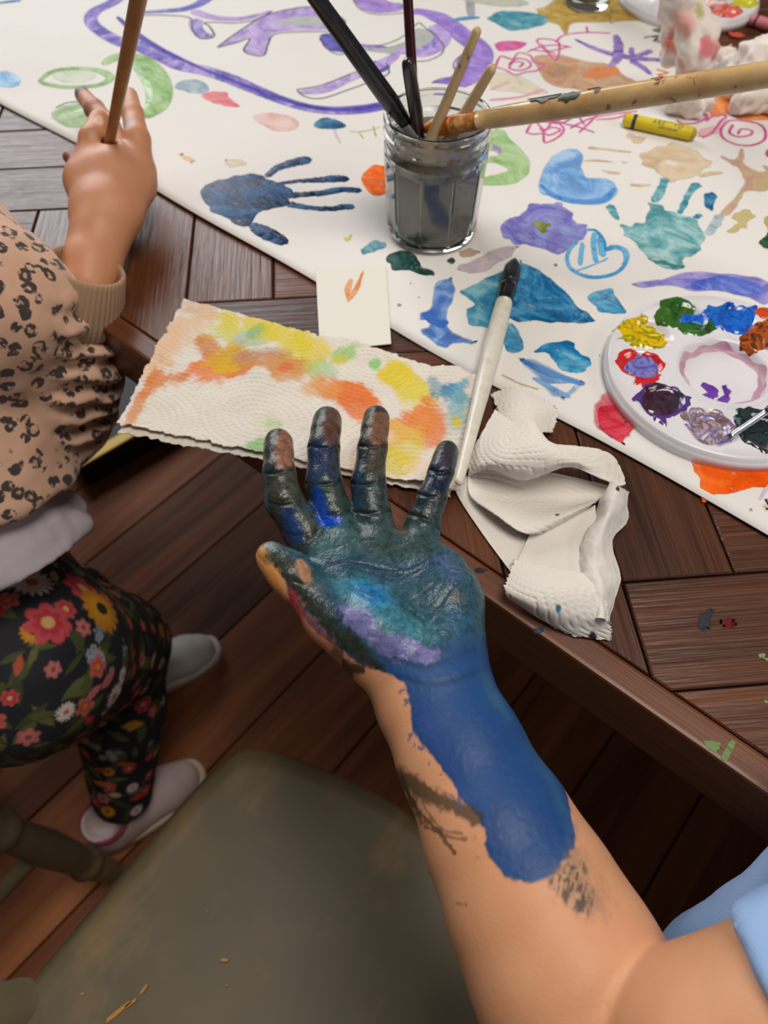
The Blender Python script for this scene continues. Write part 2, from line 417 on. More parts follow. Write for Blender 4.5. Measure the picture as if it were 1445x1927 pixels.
bar('rim_board', MAT_RIM, table, (S1 - BW / 2, tm, TZ - HR / 2), (T1 - T0 - 2 * BW, BW, HR), math.pi / 2, .0022)
for s_, t_ in ((S0 + .12, T0 + .12), (S1 - .12, T0 + .12), (S0 + .12, T1 - .12), (S1 - .12, T1 - .12)):
    bar('leg', MAT_RIM, table, (s_, t_, (TZ - .03) / 2), (.08, .08, TZ - .03), 0, .004)
bar('apron', MAT_RIM, table, (sm, T0 + .11, TZ - .075), (S1 - S0 - .24, .022, .09)); bar('apron', MAT_RIM, table, (sm, T1 - .11, TZ - .075), (S1 - S0 - .24, .022, .09))
bar('apron', MAT_RIM, table, (S0 + .12, tm, TZ - .075), (T1 - T0 - .26, .022, .09), math.pi / 2); bar('apron', MAT_RIM, table, (S1 - .12, tm, TZ - .075), (T1 - T0 - .26, .022, .09), math.pi / 2)

# ================================================================== chairs
m = M('olive_chair_paint', rough=.48); v = m.coord('Object', (1, 1, 1)); n1 = m.noise(v, 7, 4, .6, .4); v2 = m.coord('Object', (30, 9, 20), rot=(0, 0, .5)); n2 = m.noise(v2, 1, 4, .6)
c = m.ramp(n1, [(.3, '#5a523c'), (.55, '#685d45'), (.75, '#726548')]); wear = m.ramp(m.math('MULTIPLY', n2, n1), [(.28, 0.0), (.42, 1.0)])
m.col(m.mix(m.math('MULTIPLY', wear, .6), c, '#937548')); m.bump(n2, .12, .0008); MAT_CHAIR = m.m
MAT_CHIP = M('bare_wood', '#c08a3e', .6).m
def seat_mesh(sc, zt, wy=.43, th=.032, seg=120, rings=22):
    half = [(0, -.052), (-.065, -.058), (-.115, -.069), (-.164, -.085), (-.2, -.103), (-.2135, -.125), (-.2145, -.17), (-.21, -.25), (-.203, -.34), (-.195, -.385), (-.17, -.405), (-.08, -.415), (0, -.418)]
    pts = half + [(-x, y) for x, y in half[-2:0:-1]]
    ol = catmull(pts, 5, True); c = np.array([0, -.24]); n = len(ol); V = []
    for k in range(rings + 1):
        f = k / rings; p = c + (ol - c) * max(f, .0)
        edge = 1 - sstep(.93, 1.0, f) ** 1.0 * .35; rr = .008
        d = np.linalg.norm(ol - c, axis=1) * (1 - f); drop = np.where(d < rr, rr - np.sqrt(np.clip(rr ** 2 - (rr - d) ** 2, 0, None)), 0)
        dish = -.010 * np.exp(-(((p[:, 0]) / .13) ** 2 + ((p[:, 1] + .27) / .11) ** 2)) + .0045 * np.exp(-((p[:, 0]) / .05) ** 2) * sstep(-.22, -.08, p[:, 1])
        V.append(np.stack([p[:, 0], p[:, 1], zt + dish - drop], 1))
    for z_, f in ((zt - th + .006, 1.0), (zt - th, .985), (zt - th, .6), (zt - th, .0)):
        p = c + (ol - c) * f; V.append(np.stack([p[:, 0], p[:, 1], np.full(n, z_)], 1))
    return np.concatenate(V), grid_faces(len(V), n, False, True)
def turned_leg(a, b, r=.018):
    a = np.array(a); b = np.array(b); ts = [0, .1, .2, .24, .26, .28, .32, .5, .68, .72, .735, .75, .79, .9, 1.0]
    rs = [.8, .95, 1.05, 1.05, 1.25, 1.05, .95, 1.15, 1.0, .95, 1.25, .95, 1.0, .85, .7]
    return tube([a + (b - a) * t for t in ts], np.array(rs) * r, 18)
def make_chair(label, pos, rz):
    ch = tag(empty('wooden_chair', pos, rz), label, 'chair', 'olive painted wooden chairs')
    V, Q = seat_mesh(0, .452); obj('seat', V, Q, MAT_CHAIR, ch)
    for sx in (-1, 1):
        V, Q = turned_leg((sx * .16, -.115, .425), (sx * .185, -.08, 0)); obj('leg', V, Q, MAT_CHAIR, ch)
        V, Q = turned_leg((sx * .15, -.36, .425), (sx * .18, -.42, 0)); obj('leg', V, Q, MAT_CHAIR, ch)
        V, Q = tube([(sx * .172, -.098, .22), (sx * .172, -.24, .215), (sx * .166, -.388, .22)], [.009, .013, .009], 12); obj('stretcher', V, Q, MAT_CHAIR, ch)
        V, Q = tube([(sx * .197, -.352, .445), (sx * .197, -.39, .62), (sx * .195, -.45, .80), (sx * .19, -.485, .90)], [.017, .016, .015, .013], 14); obj('back_post', V, Q, MAT_CHAIR, ch)
    V, Q = tube([(-.17, -.245, .216), (0, -.245, .214), (.17, -.245, .216)], [.009, .013, .009], 12); obj('stretcher', V, Q, MAT_CHAIR, ch)
    for x in (-.11, -.037, .037, .11):
        V, Q = tube([(x * .9, -.392, .445), (x, -.43, .64), (x, -.475, .83)], [.009, .010, .008], 10); obj('spindle', V, Q, MAT_CHAIR, ch)
    V, Q = tube([(-.2, -.485, .86), (-.1, -.50, .865), (0, -.505, .867), (.1, -.50, .865), (.2, -.485, .86)], [.012, .03, .033, .03, .012], 16, True, .36)
    obj('crest_rail', V, Q, MAT_CHAIR, ch)
    return ch
chair = make_chair('olive painted wooden chair with scuffed seat below the blue painted arm', T(.08, 0, 0), TANG)
for px, py, L, wd, an in ((422, 1806, .006, .0022, 0), (270, 1861, .008, .002, 1.0), (222, 1903, .021, .0028, .75), (245, 1888, .010, .002, .7), (155, 1870, .0022, .0016, 0), (390, 1716, .0016, .001, 0), (426, 1854, .0015, .0013, 0)):
    q = P(px, py, .4535); pl = to_local([q], T(.08, 0, 0), TANG)[0]
    V, Q = prism([( -L / 2, -wd / 2), (-L * .1, -wd * .62), (L / 2, -wd * .3), (L * .45, wd * .4), (0, wd * .5), (-L * .4, wd * .35)], -.003, .0004)
    o = obj('bare_wood_chip', V, Q, MAT_CHIP, chair, False); o.location = (pl[0], pl[1], pl[2] - .0008); o.rotation_euler = (0, 0, an - TANG - .1)
# ================================================================== adult: arm, hand and blue shirt
def chain(pts, k, P_=P):
    out = []; q = [(P_(x, y, z), r * 1e-3) for x, y, z, r in pts]
    for (a, ra), (b, rb) in zip(q, q[1:]): out.append(('c', a, b, ra, rb, k))
    return out
fingers = {
 'index':  [(600, 1052, .7765, 12.5), (566, 990, .7840, 10.6), (534, 943, .794, 9.7), (525, 889, .800, 8.4), (524, 832, .7985, 7.5)],
 'middle': [(650, 1036, .7755, 12.5), (629, 975, .7825, 10.4), (609, 909, .792, 9.6), (609, 842, .7975, 8.4), (616, 790, .795, 7.7)],
 'ring':   [(715, 1036, .7755, 12.0), (700, 972, .7815, 10.2), (693, 909, .790, 9.1), (701, 842, .795, 7.9), (708, 786, .7925, 7.1)],
 'pinky':  [(784, 1056, .7740, 11.0), (795, 990, .7800, 9.2), (812, 938, .787, 7.7), (830, 887, .791, 6.7), (841, 849, .789, 6.0)]}
prims = []
car = {'index': (745, 1215, .772, 13.5), 'middle': (775, 1225, .771, 14), 'ring': (805, 1232, .771, 14), 'pinky': (838, 1225, .770, 13.5)}
for n_, f in fingers.items(): prims += chain([car[n_], f[0]], .010)
prims += chain([(640, 1100, .7765, 10), (760, 1210, .772, 12)], .010)
for n_, f in fingers.items(): prims += chain(f, .0035)
# pads on the palm: below the fingers, heel of the thumb, little-finger edge
for x, y, z, r in ((606, 1052, .7815, 9.5), (655, 1036, .781, 9.5), (715, 1034, .781, 9.5), (778, 1046, .7795, 10)): prims.append(('c', P(x, y, z), P(x + 12, y + 22, z), r * 1e-3, r * 1e-3, .009))
prims += chain([(836, 1078, .776, 12.5), (846, 1130, .777, 15), (850, 1195, .775, 15)], .012)
prims += chain([(648, 1140, .784, 12.5), (700, 1190, .784, 16.5), (752, 1232, .776, 14)], .012)
prims += chain([(705, 1236, .774, 15), (622, 1163, .786, 12.0), (549, 1080, .797, 9.6), (508, 1046, .800, 7.0)], .007)
prims.append(('c', P(545, 1082, .7975), P(520, 1058, .7985), .0087, .0078, .005))
prims += chain([(655, 1090, .7775, 11), (790, 1120, .777, 12), (800, 1190, .773, 13)], .012)
# web between thumb and first finger
prims.append(('c', P(604, 1105, .779), P(650, 1120, .778), .0085, .010, .012))
# fingertip pads
for f, r in (('index', 6.6), ('middle', 7.0), ('ring', 6.4), ('pinky', 5.4)):
    (x0, y0, z0, _), (x1, y1, z1, _) = f_ = fingers[f][3], fingers[f][4]
    prims.append(('c', P(x0 * .35 + x1 * .65, y0 * .35 + y1 * .65, z0 * .3 + z1 * .7 + .0024), P(x1, y1 + 4, z1 + .0012), r * 1e-3, r * .9e-3, .005))
# wrist and forearm: two bones side by side
def fore(px, py, z, hw, hh):            # half width / half height in mm -> radial and ulnar rod
    c = P(px, py, z); ax = np.array([.757, .653, 0.0]); r = hh * 1e-3; off = max(hw * 1e-3 - r, 0)
    return c - ax * off, c + ax * off, r
stations = [(798, 1245, .7705, 28.0, 17.5), (815, 1305, .769, 27.5, 19.0), (868, 1420, .7685, 28.0, 21.5), (940, 1570, .768, 31.5, 25.5), (1005, 1700, .7655, 35.0, 29), (1070, 1830, .7625, 37.5, 32), (1130, 1960, .757, 39, 34), (1168, 2060, .752, 38, 34)]
S = [fore(*s_) for s_ in stations]
for (a0, b0, r0), (a1, b1, r1) in zip(S, S[1:]):
    prims.append(('c', a0, a1, r0, r1, .012)); prims.append(('c', b0, b1, r0, r1, .012)); prims.append(('c', (a0 + b0) / 2, (a1 + b1) / 2, r0 * 1.02, r1 * 1.02, .012))
# elbow and upper arm rising to the shoulder
elbow = P(1190, 2075, .750); bic = D(1356, 2018, .258); shoulder = bic + np.array([.30, .085, .165])
prims.append(('c', elbow, bic, .034, .0395, .0035)); prims.append(('c', bic, bic + (shoulder - bic) * .35, .0405, .0435, .003)); prims.append(('c', bic + (shoulder - bic) * .3, shoulder, .0445, .052, .02))
fwd = (P(660, 800, .78) - P(1100, 1900, .76)); fwd[2] = 0; fwd /= np.linalg.norm(fwd); sd = np.array([fwd[1], -fwd[0], 0])
V, Q = sdf_mesh(prims, .0014, smooth=3, Rf=np.stack([fwd, sd, [0, 0, 1.0]], 1))
keep = V[:, 0] < .30
V, Q = subdiv(V, Q, 2); N = vnormals(V, Q)
cast = Caster(V, Q)
def onarm(pts):
    out = []
    for p in pts:
        h = cast(*p)
        if h is None: h = P(p[0], p[1], .785)
        out.append(h)
    return np.array(out)
# skin creases: thin valleys pressed along the surface
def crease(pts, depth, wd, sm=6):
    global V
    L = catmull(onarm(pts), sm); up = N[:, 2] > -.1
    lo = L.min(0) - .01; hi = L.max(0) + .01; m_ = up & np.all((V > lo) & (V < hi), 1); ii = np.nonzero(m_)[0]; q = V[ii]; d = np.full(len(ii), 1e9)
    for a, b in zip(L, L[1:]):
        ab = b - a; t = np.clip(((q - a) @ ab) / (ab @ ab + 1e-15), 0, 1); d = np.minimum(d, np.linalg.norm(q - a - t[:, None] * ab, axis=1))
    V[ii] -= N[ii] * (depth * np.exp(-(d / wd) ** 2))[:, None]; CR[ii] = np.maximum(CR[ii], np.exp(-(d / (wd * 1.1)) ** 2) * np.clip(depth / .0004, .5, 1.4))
CR = np.zeros(len(V))
K = lambda x, y: (440 + x / 2.89, 720 + y / 2.89)
for c_, dp, wd in [(c_, dp * (.45 if c_[0][1] > 900 else 1), wd * (.8 if c_[0][1] > 900 else 1)) for c_, dp, wd in (([(175, 495), (250, 490), (330, 470)], .0011, .0010), ([(190, 650), (270, 668), (365, 640)], .0008, .0011), ([(195, 625), (270, 645), (345, 620)], .0004, .0009), ([(255, 800), (340, 830), (450, 790)], .0004, .0011),
    ([(405, 345), (490, 358), (572, 345)], .0011, .0010), ([(390, 548), (490, 556), (580, 540)], .0011, .0010), ([(430, 725), (530, 720), (640, 695)], .0010, .0012),
    ([(690, 345), (760, 352), (825, 345)], .0011, .0010), ([(640, 548), (730, 556), (815, 530)], .0011, .0010), ([(645, 700), (750, 712), (860, 705)], .0010, .0012),
    ([(1070, 475), (1120, 490), (1180, 480)], .0010, .0010), ([(1000, 605), (1060, 620), (1150, 630)], .0010, .0010), ([(935, 712), (1020, 735), (1112, 790)], .0010, .0012),
    ([(440, 1000), (560, 985), (700, 985), (860, 1020), (980, 1010), (1140, 925)], .0009, .0011), ([(440, 1030), (520, 1000), (640, 1010), (760, 1040), (900, 1090)], .0006, .0013),
    ([(430, 1040), (560, 1060), (700, 1130), (850, 1190), (980, 1260), (1050, 1330), (1060, 1420)], .0006, .0012), ([(460, 790), (430, 830), (390, 850)], .0009, .0012),
    ([(1060, 1420), (1045, 1330), (1100, 1230), (1200, 1100)], .0007, .0013), ([(1080, 1530), (1130, 1450), (1130, 1380)], .0005, .0014),
    ([(870, 1500), (1000, 1550), (1090, 1530), (1310, 1455)], .0007, .0018), ([(890, 1600), (1050, 1640), (1250, 1600), (1370, 1560)], .0006, .0018),
    ([(425, 1090), (380, 1100), (330, 1080)], .0008, .0012))] + [([(x, y), (x + dx * .5 + 6, y + dy * .5), (x + dx, y + dy)], .00016, .0007) for x, y, dx, dy in ((700, 860, 160, -10), (760, 900, 180, -30), (900, 1080, 120, -60), (980, 1180, 130, -110), (1040, 1330, -20, 120), (1070, 1300, 70, -110), (1020, 1210, 110, 10), (700, 1150, 110, 90), (640, 1100, 80, 80), (760, 1320, 150, 30), (860, 1290, 130, 40), (1090, 1420, 20, 110), (600, 1030, 120, 40), (930, 850, 90, 60), (1180, 1000, -60, 120), (560, 900, 90, -50), (1000, 930, 90, -20))]:
    crease([K(*p) for p in c_], dp, wd)
# fine wrinkles
V += N * ((fbm(V, 900, 3, 2) - .5) * .00022 * sstep(.0, .04, (V - P(700, 1300, .78)) @ fwd)[:, None].repeat(1, 1).ravel())[:, None]

# ---- paint and skin colours, laid on the finished surface in plan
NZ = fbm(V, 120, 1.0, 4); NZ2 = fbm(V, 420, 5.0, 3); NZ3 = fbm(V * [1, 1, .4], 60, 9.0, 4)
skin = lin('#c98a63') * .85 + 0 * V; tone = fbm(V, 45, 2.0, 3)[:, None]
skin = lin('#c88a62') * (1 - tone) + lin('#d8a07a') * tone
pal = (V - P(700, 1290, .78)) @ fwd
C = skin.copy(); wet = np.zeros(len(V)); thick = np.zeros(len(V))
def plan(pts, sm=4): return catmull(onarm(pts)[:, :2], sm, True)
def cover(poly, soft=.0012, rag=.0016, rs=.0, sc=260, off=0.):
    mg = soft + rag + .001; lo = poly.min(0) - mg; hi = poly.max(0) + mg
    ii = np.nonzero((V[:, 0] > lo[0]) & (V[:, 0] < hi[0]) & (V[:, 1] > lo[1]) & (V[:, 1] < hi[1]))[0]; out = np.zeros(len(V))
    nz = (NZ2 if sc > 150 else NZ)[(ii + int(off * 17)) % len(V)] if off == 0 else (NZ2 if sc > 150 else NZ)[ii]
    d = sdpoly(poly, V[ii, 0], V[ii, 1]) + (nz - .5) * 2 * rag
    out[ii] = sstep(-soft, soft, d); return out
def lay(mask, color, wetv=None, th=0.0):
    global C, wet, thick
    ii = np.nonzero(mask > 1e-4)[0]; k = mask[ii]; color = np.asarray(color)
    C[ii] = C[ii] * (1 - k[:, None]) + (color if color.ndim == 1 else color[ii]) * k[:, None]
    if wetv is not None: wet[ii] = wet[ii] * (1 - k) + wetv * k
    thick[ii] = thick[ii] * (1 - k) + th * k
# whole hand in dark paint, then the forearm field
hand_zone = sstep(-.010, -.004, pal + (NZ - .5) * .01)
W2 = lambda x, y: (640 + x / 1.795, 1180 + y / 1.795)
# bare side of thumb and wrist (below this edge the skin shows)
edge = [(478, 1032), (490, 1050), (512, 1062), (530, 1080), (545, 1115), (556, 1140), (600, 1190), (640, 1222), (661, 1238), (680, 1252), (725, 1262), (752, 1280), (765, 1296), (772, 1335), (775, 1370), (792, 1395), (812, 1420), (838, 1455), (862, 1490), (888, 1525), (912, 1560), (915, 1600), (935, 1630), (950, 1652), (985, 1660), (1015, 1660), (1040, 1645), (1065, 1615), (1082, 1590), (1080, 1560)]
field = edge + [(1100, 1540), (1010, 1390), (940, 1270), (920, 1200), (900, 1100), (870, 960), (880, 820), (820, 740), (560, 740), (460, 780), (460, 960), (500, 1010)]
pe = onarm(edge); tail = np.array([P(x, y, .77) for x, y in [(1130, 1530), (1050, 1380), (985, 1260), (970, 1200), (950, 1090), (930, 960), (930, 800), (860, 700), (540, 700), (440, 740), (440, 900), (450, 1000)]])
fpoly = np.concatenate([catmull(pe[:, :2], 4), tail[:, :2]])
dfield = np.full(len(V), -1.0); ii = np.nonzero(V[:, 0] < .17)[0]; dfield[ii] = sdpoly(fpoly[::2], V[ii, 0], V[ii, 1]); bare = dfield + (NZ - .5) * .002 + (NZ2 - .5) * .0016
mfield = sstep(-.0006, .0006, bare) * np.where(N[:, 2] > -.35, 1, 0)
blue = lin('#1d4a7e') * (1 - NZ3[:, None]) + lin('#173d74') * NZ3[:, None]
lay(mfield, blue, .08, 1)
# hand: black-green paint over blue
green = lin('#2c3a37') * (1 - NZ[:, None]) + lin('#3d4a40') * NZ[:, None]
dark = lin('#14191a') * (1 - NZ[:, None]) + lin('#232826') * NZ[:, None]
teal = lin('#25566f') * (1 - NZ3[:, None]) + lin('#3a6f78') * NZ3[:, None]
hz = sstep(-.006, .016, pal + (NZ3 - .5) * .02) * mfield
lay(hz, lin('#2b4f63') * (1 - NZ3[:, None]) + lin('#33545a') * NZ3[:, None], .75, 1)
def patch(pts, color, a=1.0, soft=.004, rag=.004, wetv=None, sc=200, off=0.):
    m_ = cover(plan([K(*p) for p in pts]), soft, rag, sc=sc, off=off) * a * mfield * (N[:, 2] > -.2)
    lay(m_, color, wetv, 1)
patch([(560, 1080), (700, 1050), (820, 1120), (900, 1230), (1060, 1330), (1080, 1420), (960, 1440), (800, 1400), (700, 1260), (620, 1200)], lin('#2a6f8c') * (1 - NZ3[:, None]) + lin('#4f8c95') * NZ3[:, None], .95, .006, .006, .8)
patch([(640, 1090), (760, 1100), (850, 1170), (800, 1220), (700, 1180)], lin('#1467a6'), .8, .005, .005, .8)
patch([(640, 760), (900, 730), (1080, 800), (1110, 900), (960, 960), (800, 960), (660, 900)], green, .75, .007, .006, .75)
patch([(480, 780), (640, 800), (700, 880), (560, 960), (460, 930)], lin('#3a5a58'), .7, .006, .005, .75)
patch([(470, 960), (700, 950), (900, 1000), (1100, 950), (1120, 1010), (900, 1070), (700, 1030), (500, 1030)], lin('#1f3f58'), .75, .004, .004, .8)
patch([(1100, 950), (1160, 950), (1220, 1060), (1190, 1090), (1130, 1010)], lin('#5a6a9a'), .6, .004, .003)
patch([(1180, 1140), (1240, 1160), (1250, 1200), (1190, 1200)], lin('#4a4536'), .7, .003, .003)
patch([(1150, 1250), (1270, 1230), (1290, 1330), (1200, 1400), (1130, 1360)], lin('#2d5674'), .7, .006, .005)
# fingers: black sides, tips brownish where rubbed thin
fz = sstep(.0, .010, (V - onarm([K(560, 700)])[0]) @ fwd + (NZ - .5) * .012) * mfield
for rect in ([(160, 230), (340, 230), (380, 640), (470, 760), (440, 880), (270, 890), (200, 700)], [(380, 100), (600, 100), (600, 560), (650, 700), (440, 730), (380, 560)], [(620, 90), (860, 90), (840, 560), (870, 700), (640, 700)], [(920, 710), (1080, 280), (1240, 300), (1190, 560), (1120, 790)]):
    patch(rect, dark * .55 + green * .45, .93, .003, .002, .8)
for pts, col, a in (([(250, 500), (350, 520), (360, 620), (300, 650), (250, 600)], '#4d4a40', .7), ([(200, 510), (300, 510), (290, 700), (220, 720)], '#3c3f33', .8), ([(265, 700), (330, 690), (380, 800), (370, 860), (300, 860)], '#1d3f78', .85), ([(340, 700), (420, 700), (450, 790), (400, 830)], '#4a5346', .7),
    ([(400, 370), (560, 370), (575, 520), (560, 540), (410, 540)], '#1b2f5c', .7), ([(520, 370), (565, 370), (560, 530), (530, 530)], '#3d4445', .6), ([(400, 560), (560, 560), (610, 680), (480, 700)], '#33463f', .8), ([(425, 560), (480, 570), (500, 700), (440, 720)], '#183a82', .9),
    ([(650, 370), (740, 370), (730, 540), (650, 540)], '#20272a', .8), ([(735, 365), (820, 365), (810, 530), (740, 530)], '#4b483e', .8), ([(650, 560), (820, 560), (850, 690), (650, 690)], '#31464a', .8), ([(655, 470), (690, 470), (700, 680), (660, 680)], '#1b325c', .6),
    ([(1010, 470), (1160, 500), (1140, 610), (1010, 590)], '#142240', .8), ([(980, 620), (1120, 650), (1110, 770), (950, 710)], '#2a3a42', .8)):
    patch(pts, lin(col), a, .003, .003, .8)
for pts, col, a in (([(240, 290), (310, 280), (328, 440), (250, 470), (225, 400)], '#8a5e4c', .95), ([(480, 200), (575, 170), (575, 310), (540, 340), (480, 290)], '#5a4038', .95), ([(745, 190), (838, 185), (825, 330), (745, 335)], '#73503f', .95), ([(1120, 390), (1200, 370), (1200, 440), (1130, 470)], '#3d3242', .9)):
    patch(pts, lin(col), a, .0016, .0012, .7)
# thumb
patch([(120, 890), (260, 890), (400, 1010), (440, 1100), (560, 1240), (700, 1420), (830, 1560), (760, 1560), (640, 1480), (480, 1330), (360, 1180), (270, 1080), (190, 960)], lin('#343a2c') * (1 - NZ[:, None]) + lin('#23291f') * NZ[:, None], .95, .0016, .0012, .7)
patch([(110, 880), (240, 880), (250, 905), (150, 920)], lin('#6f7d80'), .8, .002, .001, .8)
patch([(260, 900), (340, 940), (400, 1010), (350, 990), (280, 940)], lin('#2f4a5e'), .8, .002, .002, .7)
patch([(335, 965), (390, 980), (428, 1070), (400, 1100), (350, 1040)], lin('#a67b5c'), .95, .0012, .0012, .4)
patch([(430, 1090), (480, 1110), (500, 1150), (450, 1140)], lin('#6b6a58'), .8, .002, .002, .6)
patch([(440, 1090), (590, 1200), (610, 1330), (560, 1300), (450, 1160)], lin('#24405a'), .8, .004, .003, .7)
# bright blue bead between first and middle finger, lilac sweep over the heel
patch([(445, 740), (480, 700), (530, 720), (580, 745), (560, 780), (490, 785)], lin('#0f49c0'), 1, .0012, .0012, 1)
patch([(430, 600), (470, 590), (500, 700), (460, 720)], lin('#123f96'), .8, .002, .002, .9)
lil = [(580, 1215), (650, 1220), (730, 1240), (770, 1300), (830, 1370), (900, 1365), (980, 1400), (1060, 1440), (1120, 1450), (1110, 1500), (1040, 1530), (930, 1510), (800, 1470), (720, 1400), (640, 1340), (590, 1310), (600, 1270)]
lmask = cover(plan([K(*p) for p in lil], 5), .0008, .0016, sc=380) * mfield
st = vnoise((V - V[0]) @ np.stack([fwd * 620 + sd * 300, sd * 90 - fwd * 40, [0, 0, 150]], 1), 1.0)
lay(lmask * .9, lin('#54558c') * (1 - st[:, None]) + lin('#857fb2') * st[:, None], .6, 1.4)
# forearm: smears, scratches, marker lines on the bare skin
def spatch(pts, color, a, soft, rag, sc=300, wetv=None, off=3.):
    m_ = cover(catmull(onarm(pts)[:, :2], 4, True), soft, rag, sc=sc, off=off) * a * (N[:, 2] > -.3); lay(m_, color, wetv)
spatch([(1000, 1330), (1040, 1420), (1060, 1500), (1085, 1570), (1060, 1540), (1020, 1450), (985, 1370)], lin('#2f5f80'), .6, .004, .003)
spatch([(780, 1330), (800, 1330), (880, 1480), (900, 1520), (870, 1490), (815, 1400)], lin('#2a3f84'), .55, .003, .003)
spatch([(905, 1255), (935, 1290), (960, 1350), (930, 1330)], lin('#2d5f78'), .6, .004, .004)
spatch([(1045, 1630), (1085, 1590), (1110, 1640), (1140, 1700), (1110, 1720), (1060, 1680)], lin('#6f6a5c'), .55, .006, .006)
rub = cover(catmull(onarm([(1040, 1650), (1090, 1625), (1110, 1680), (1105, 1720), (1060, 1690)])[:, :2], 4, True), .003, .004, sc=200); strk = vnoise((V - V[0]) @ np.stack([fwd * 160 + sd * 160, sd * 1500 - fwd * 1500, [0, 0, 300]], 1), 1.0)
lay(rub * sstep(.5, .62, strk * .6 + NZ2 * .5) * .75, lin('#1c2224'))
def line(pts, color, wd, a=.9, rag=.0008):
    L = catmull(onarm(pts)[:, :2], 6); lo = L.min(0) - wd - rag; hi = L.max(0) + wd + rag; k = np.zeros(len(V))
    ii = np.nonzero((V[:, 0] > lo[0]) & (V[:, 0] < hi[0]) & (V[:, 1] > lo[1]) & (V[:, 1] < hi[1]))[0]
    d = segdist(L, V[ii, 0], V[ii, 1], False) + (NZ2[ii] - .5) * rag * 2
    k[ii] = sstep(wd, wd * .35, d) * a * (N[ii, 2] > -.5); lay(k, lin(color))
line([(742, 1440), (765, 1470), (800, 1492), (850, 1515), (898, 1540)], '#3a3324', .0042, .85, .002)
line([(755, 1465), (790, 1530), (825, 1565), (855, 1605)], '#4a3b28', .0010, .8)
line([(800, 1555), (845, 1575), (875, 1580)], '#5a452e', .0009, .7); line([(800, 1520), (830, 1560), (868, 1568)], '#5a452e', .0007, .6); line([(770, 1490), (795, 1550)], '#4a3b28', .0009, .7)
line([(860, 1700), (876, 1703)], '#6b4a33', .0010, .6)
line([(600, 1205), (640, 1230), (680, 1265)], '#1f1d17', .0010, .0); line([(645, 1247), (660, 1258), (682, 1262)], '#231f18', .0016, .9); line([(628, 1224), (640, 1232)], '#3a3026', .002, .8)
line([(548, 1120), (556, 1140), (566, 1155)], '#b52a3e', .0028, .75, .002); line([(560, 1150), (590, 1195), (620, 1230)], '#c4625c', .005, .35, .003)
line([(482, 1040), (500, 1066), (518, 1090), (522, 1105)], '#d08a2a', .0045, .6, .003)
line([(590, 1470), (600, 1475)], '#000000', .0001, 0)
# dry-brush flecks along the field's inner edge
fl = sstep(-.006, -.001, dfield) * (1 - mfield) * sstep(.60, .66, NZ2) * (pal < -.01) * (((V - P(960, 1600, .79)) @ sd) < -.012); lay(fl * .8, lin('#2a4f78'))
C *= (1 - .42 * np.clip(CR, 0, 1.4) * mfield)[:, None]  # shade in the creases is darkened into the surface colour
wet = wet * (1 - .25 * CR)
V += N * (thick * (.00018 + .00035 * (NZ2 - .5)) + lmask * .0005 * (st - .2))[:, None]

m = M('painted_skin', rough=.5, Subsurface_Weight=.0); col = m.attr('Col')
w_ = m.attr('wet', 'Fac'); v = m.coord('Object', (1, 1, 1)); f1 = m.noise(v, 1500, 2, .6); f2 = m.noise(v, 350, 3, .6)
mot = m.ramp(m.noise(v, 260, 5, .7, .6), [(.36, .45), (.5, .95), (.64, 1.35)]); wm = m.math('MINIMUM', m.math('MULTIPLY', w_, 1.1), .85); m.col(m.mix(wm, col, m.mix(1.0, col, mot, 'MULTIPLY'))); f3 = m.node('ShaderNodeTexVoronoi'); f3.inputs['Scale'].default_value = 900; m.link(v, f3.inputs['Vector'])
h = m.math('ADD', m.math('MULTIPLY', f1, .35), m.math('ADD', m.math('MULTIPLY', f2, .8), m.math('MULTIPLY', f3.outputs['Distance'], .35)))
m.bump(m.math('MULTIPLY', h, m.math('ADD', .5, m.math('MULTIPLY', w_, 1.0))), .42, .0005); m.rough(m.math('ADD', m.math('MULTIPLY', w_, -.34), m.math('ADD', .46, m.math('MULTIPLY', f2, .12))))
m.link(m.math('MULTIPLY', m.math('SUBTRACT', 1.0, m.math('MULTIPLY', w_, 3.0)), .0), m.b.inputs['Coat Weight'])
m.b.inputs['Specular IOR Level'].default_value = .38
m.b.inputs['Subsurface Weight'].default_value = .12; m.b.inputs['Subsurface Radius'].default_value = (.004, .0016, .0008); m.b.inputs['Subsurface Scale'].default_value = 1.0
MAT_ARM = m.m
adult = tag(empty('person', T(.45, -.3, 0), 0), 'seated person in light blue shirt holding out a blue painted palm', 'person')
oa = np.array(adult.location)
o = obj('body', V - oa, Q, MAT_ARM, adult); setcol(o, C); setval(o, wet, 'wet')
tag(o, 'bare arm and open hand coated in wet blue and black paint')
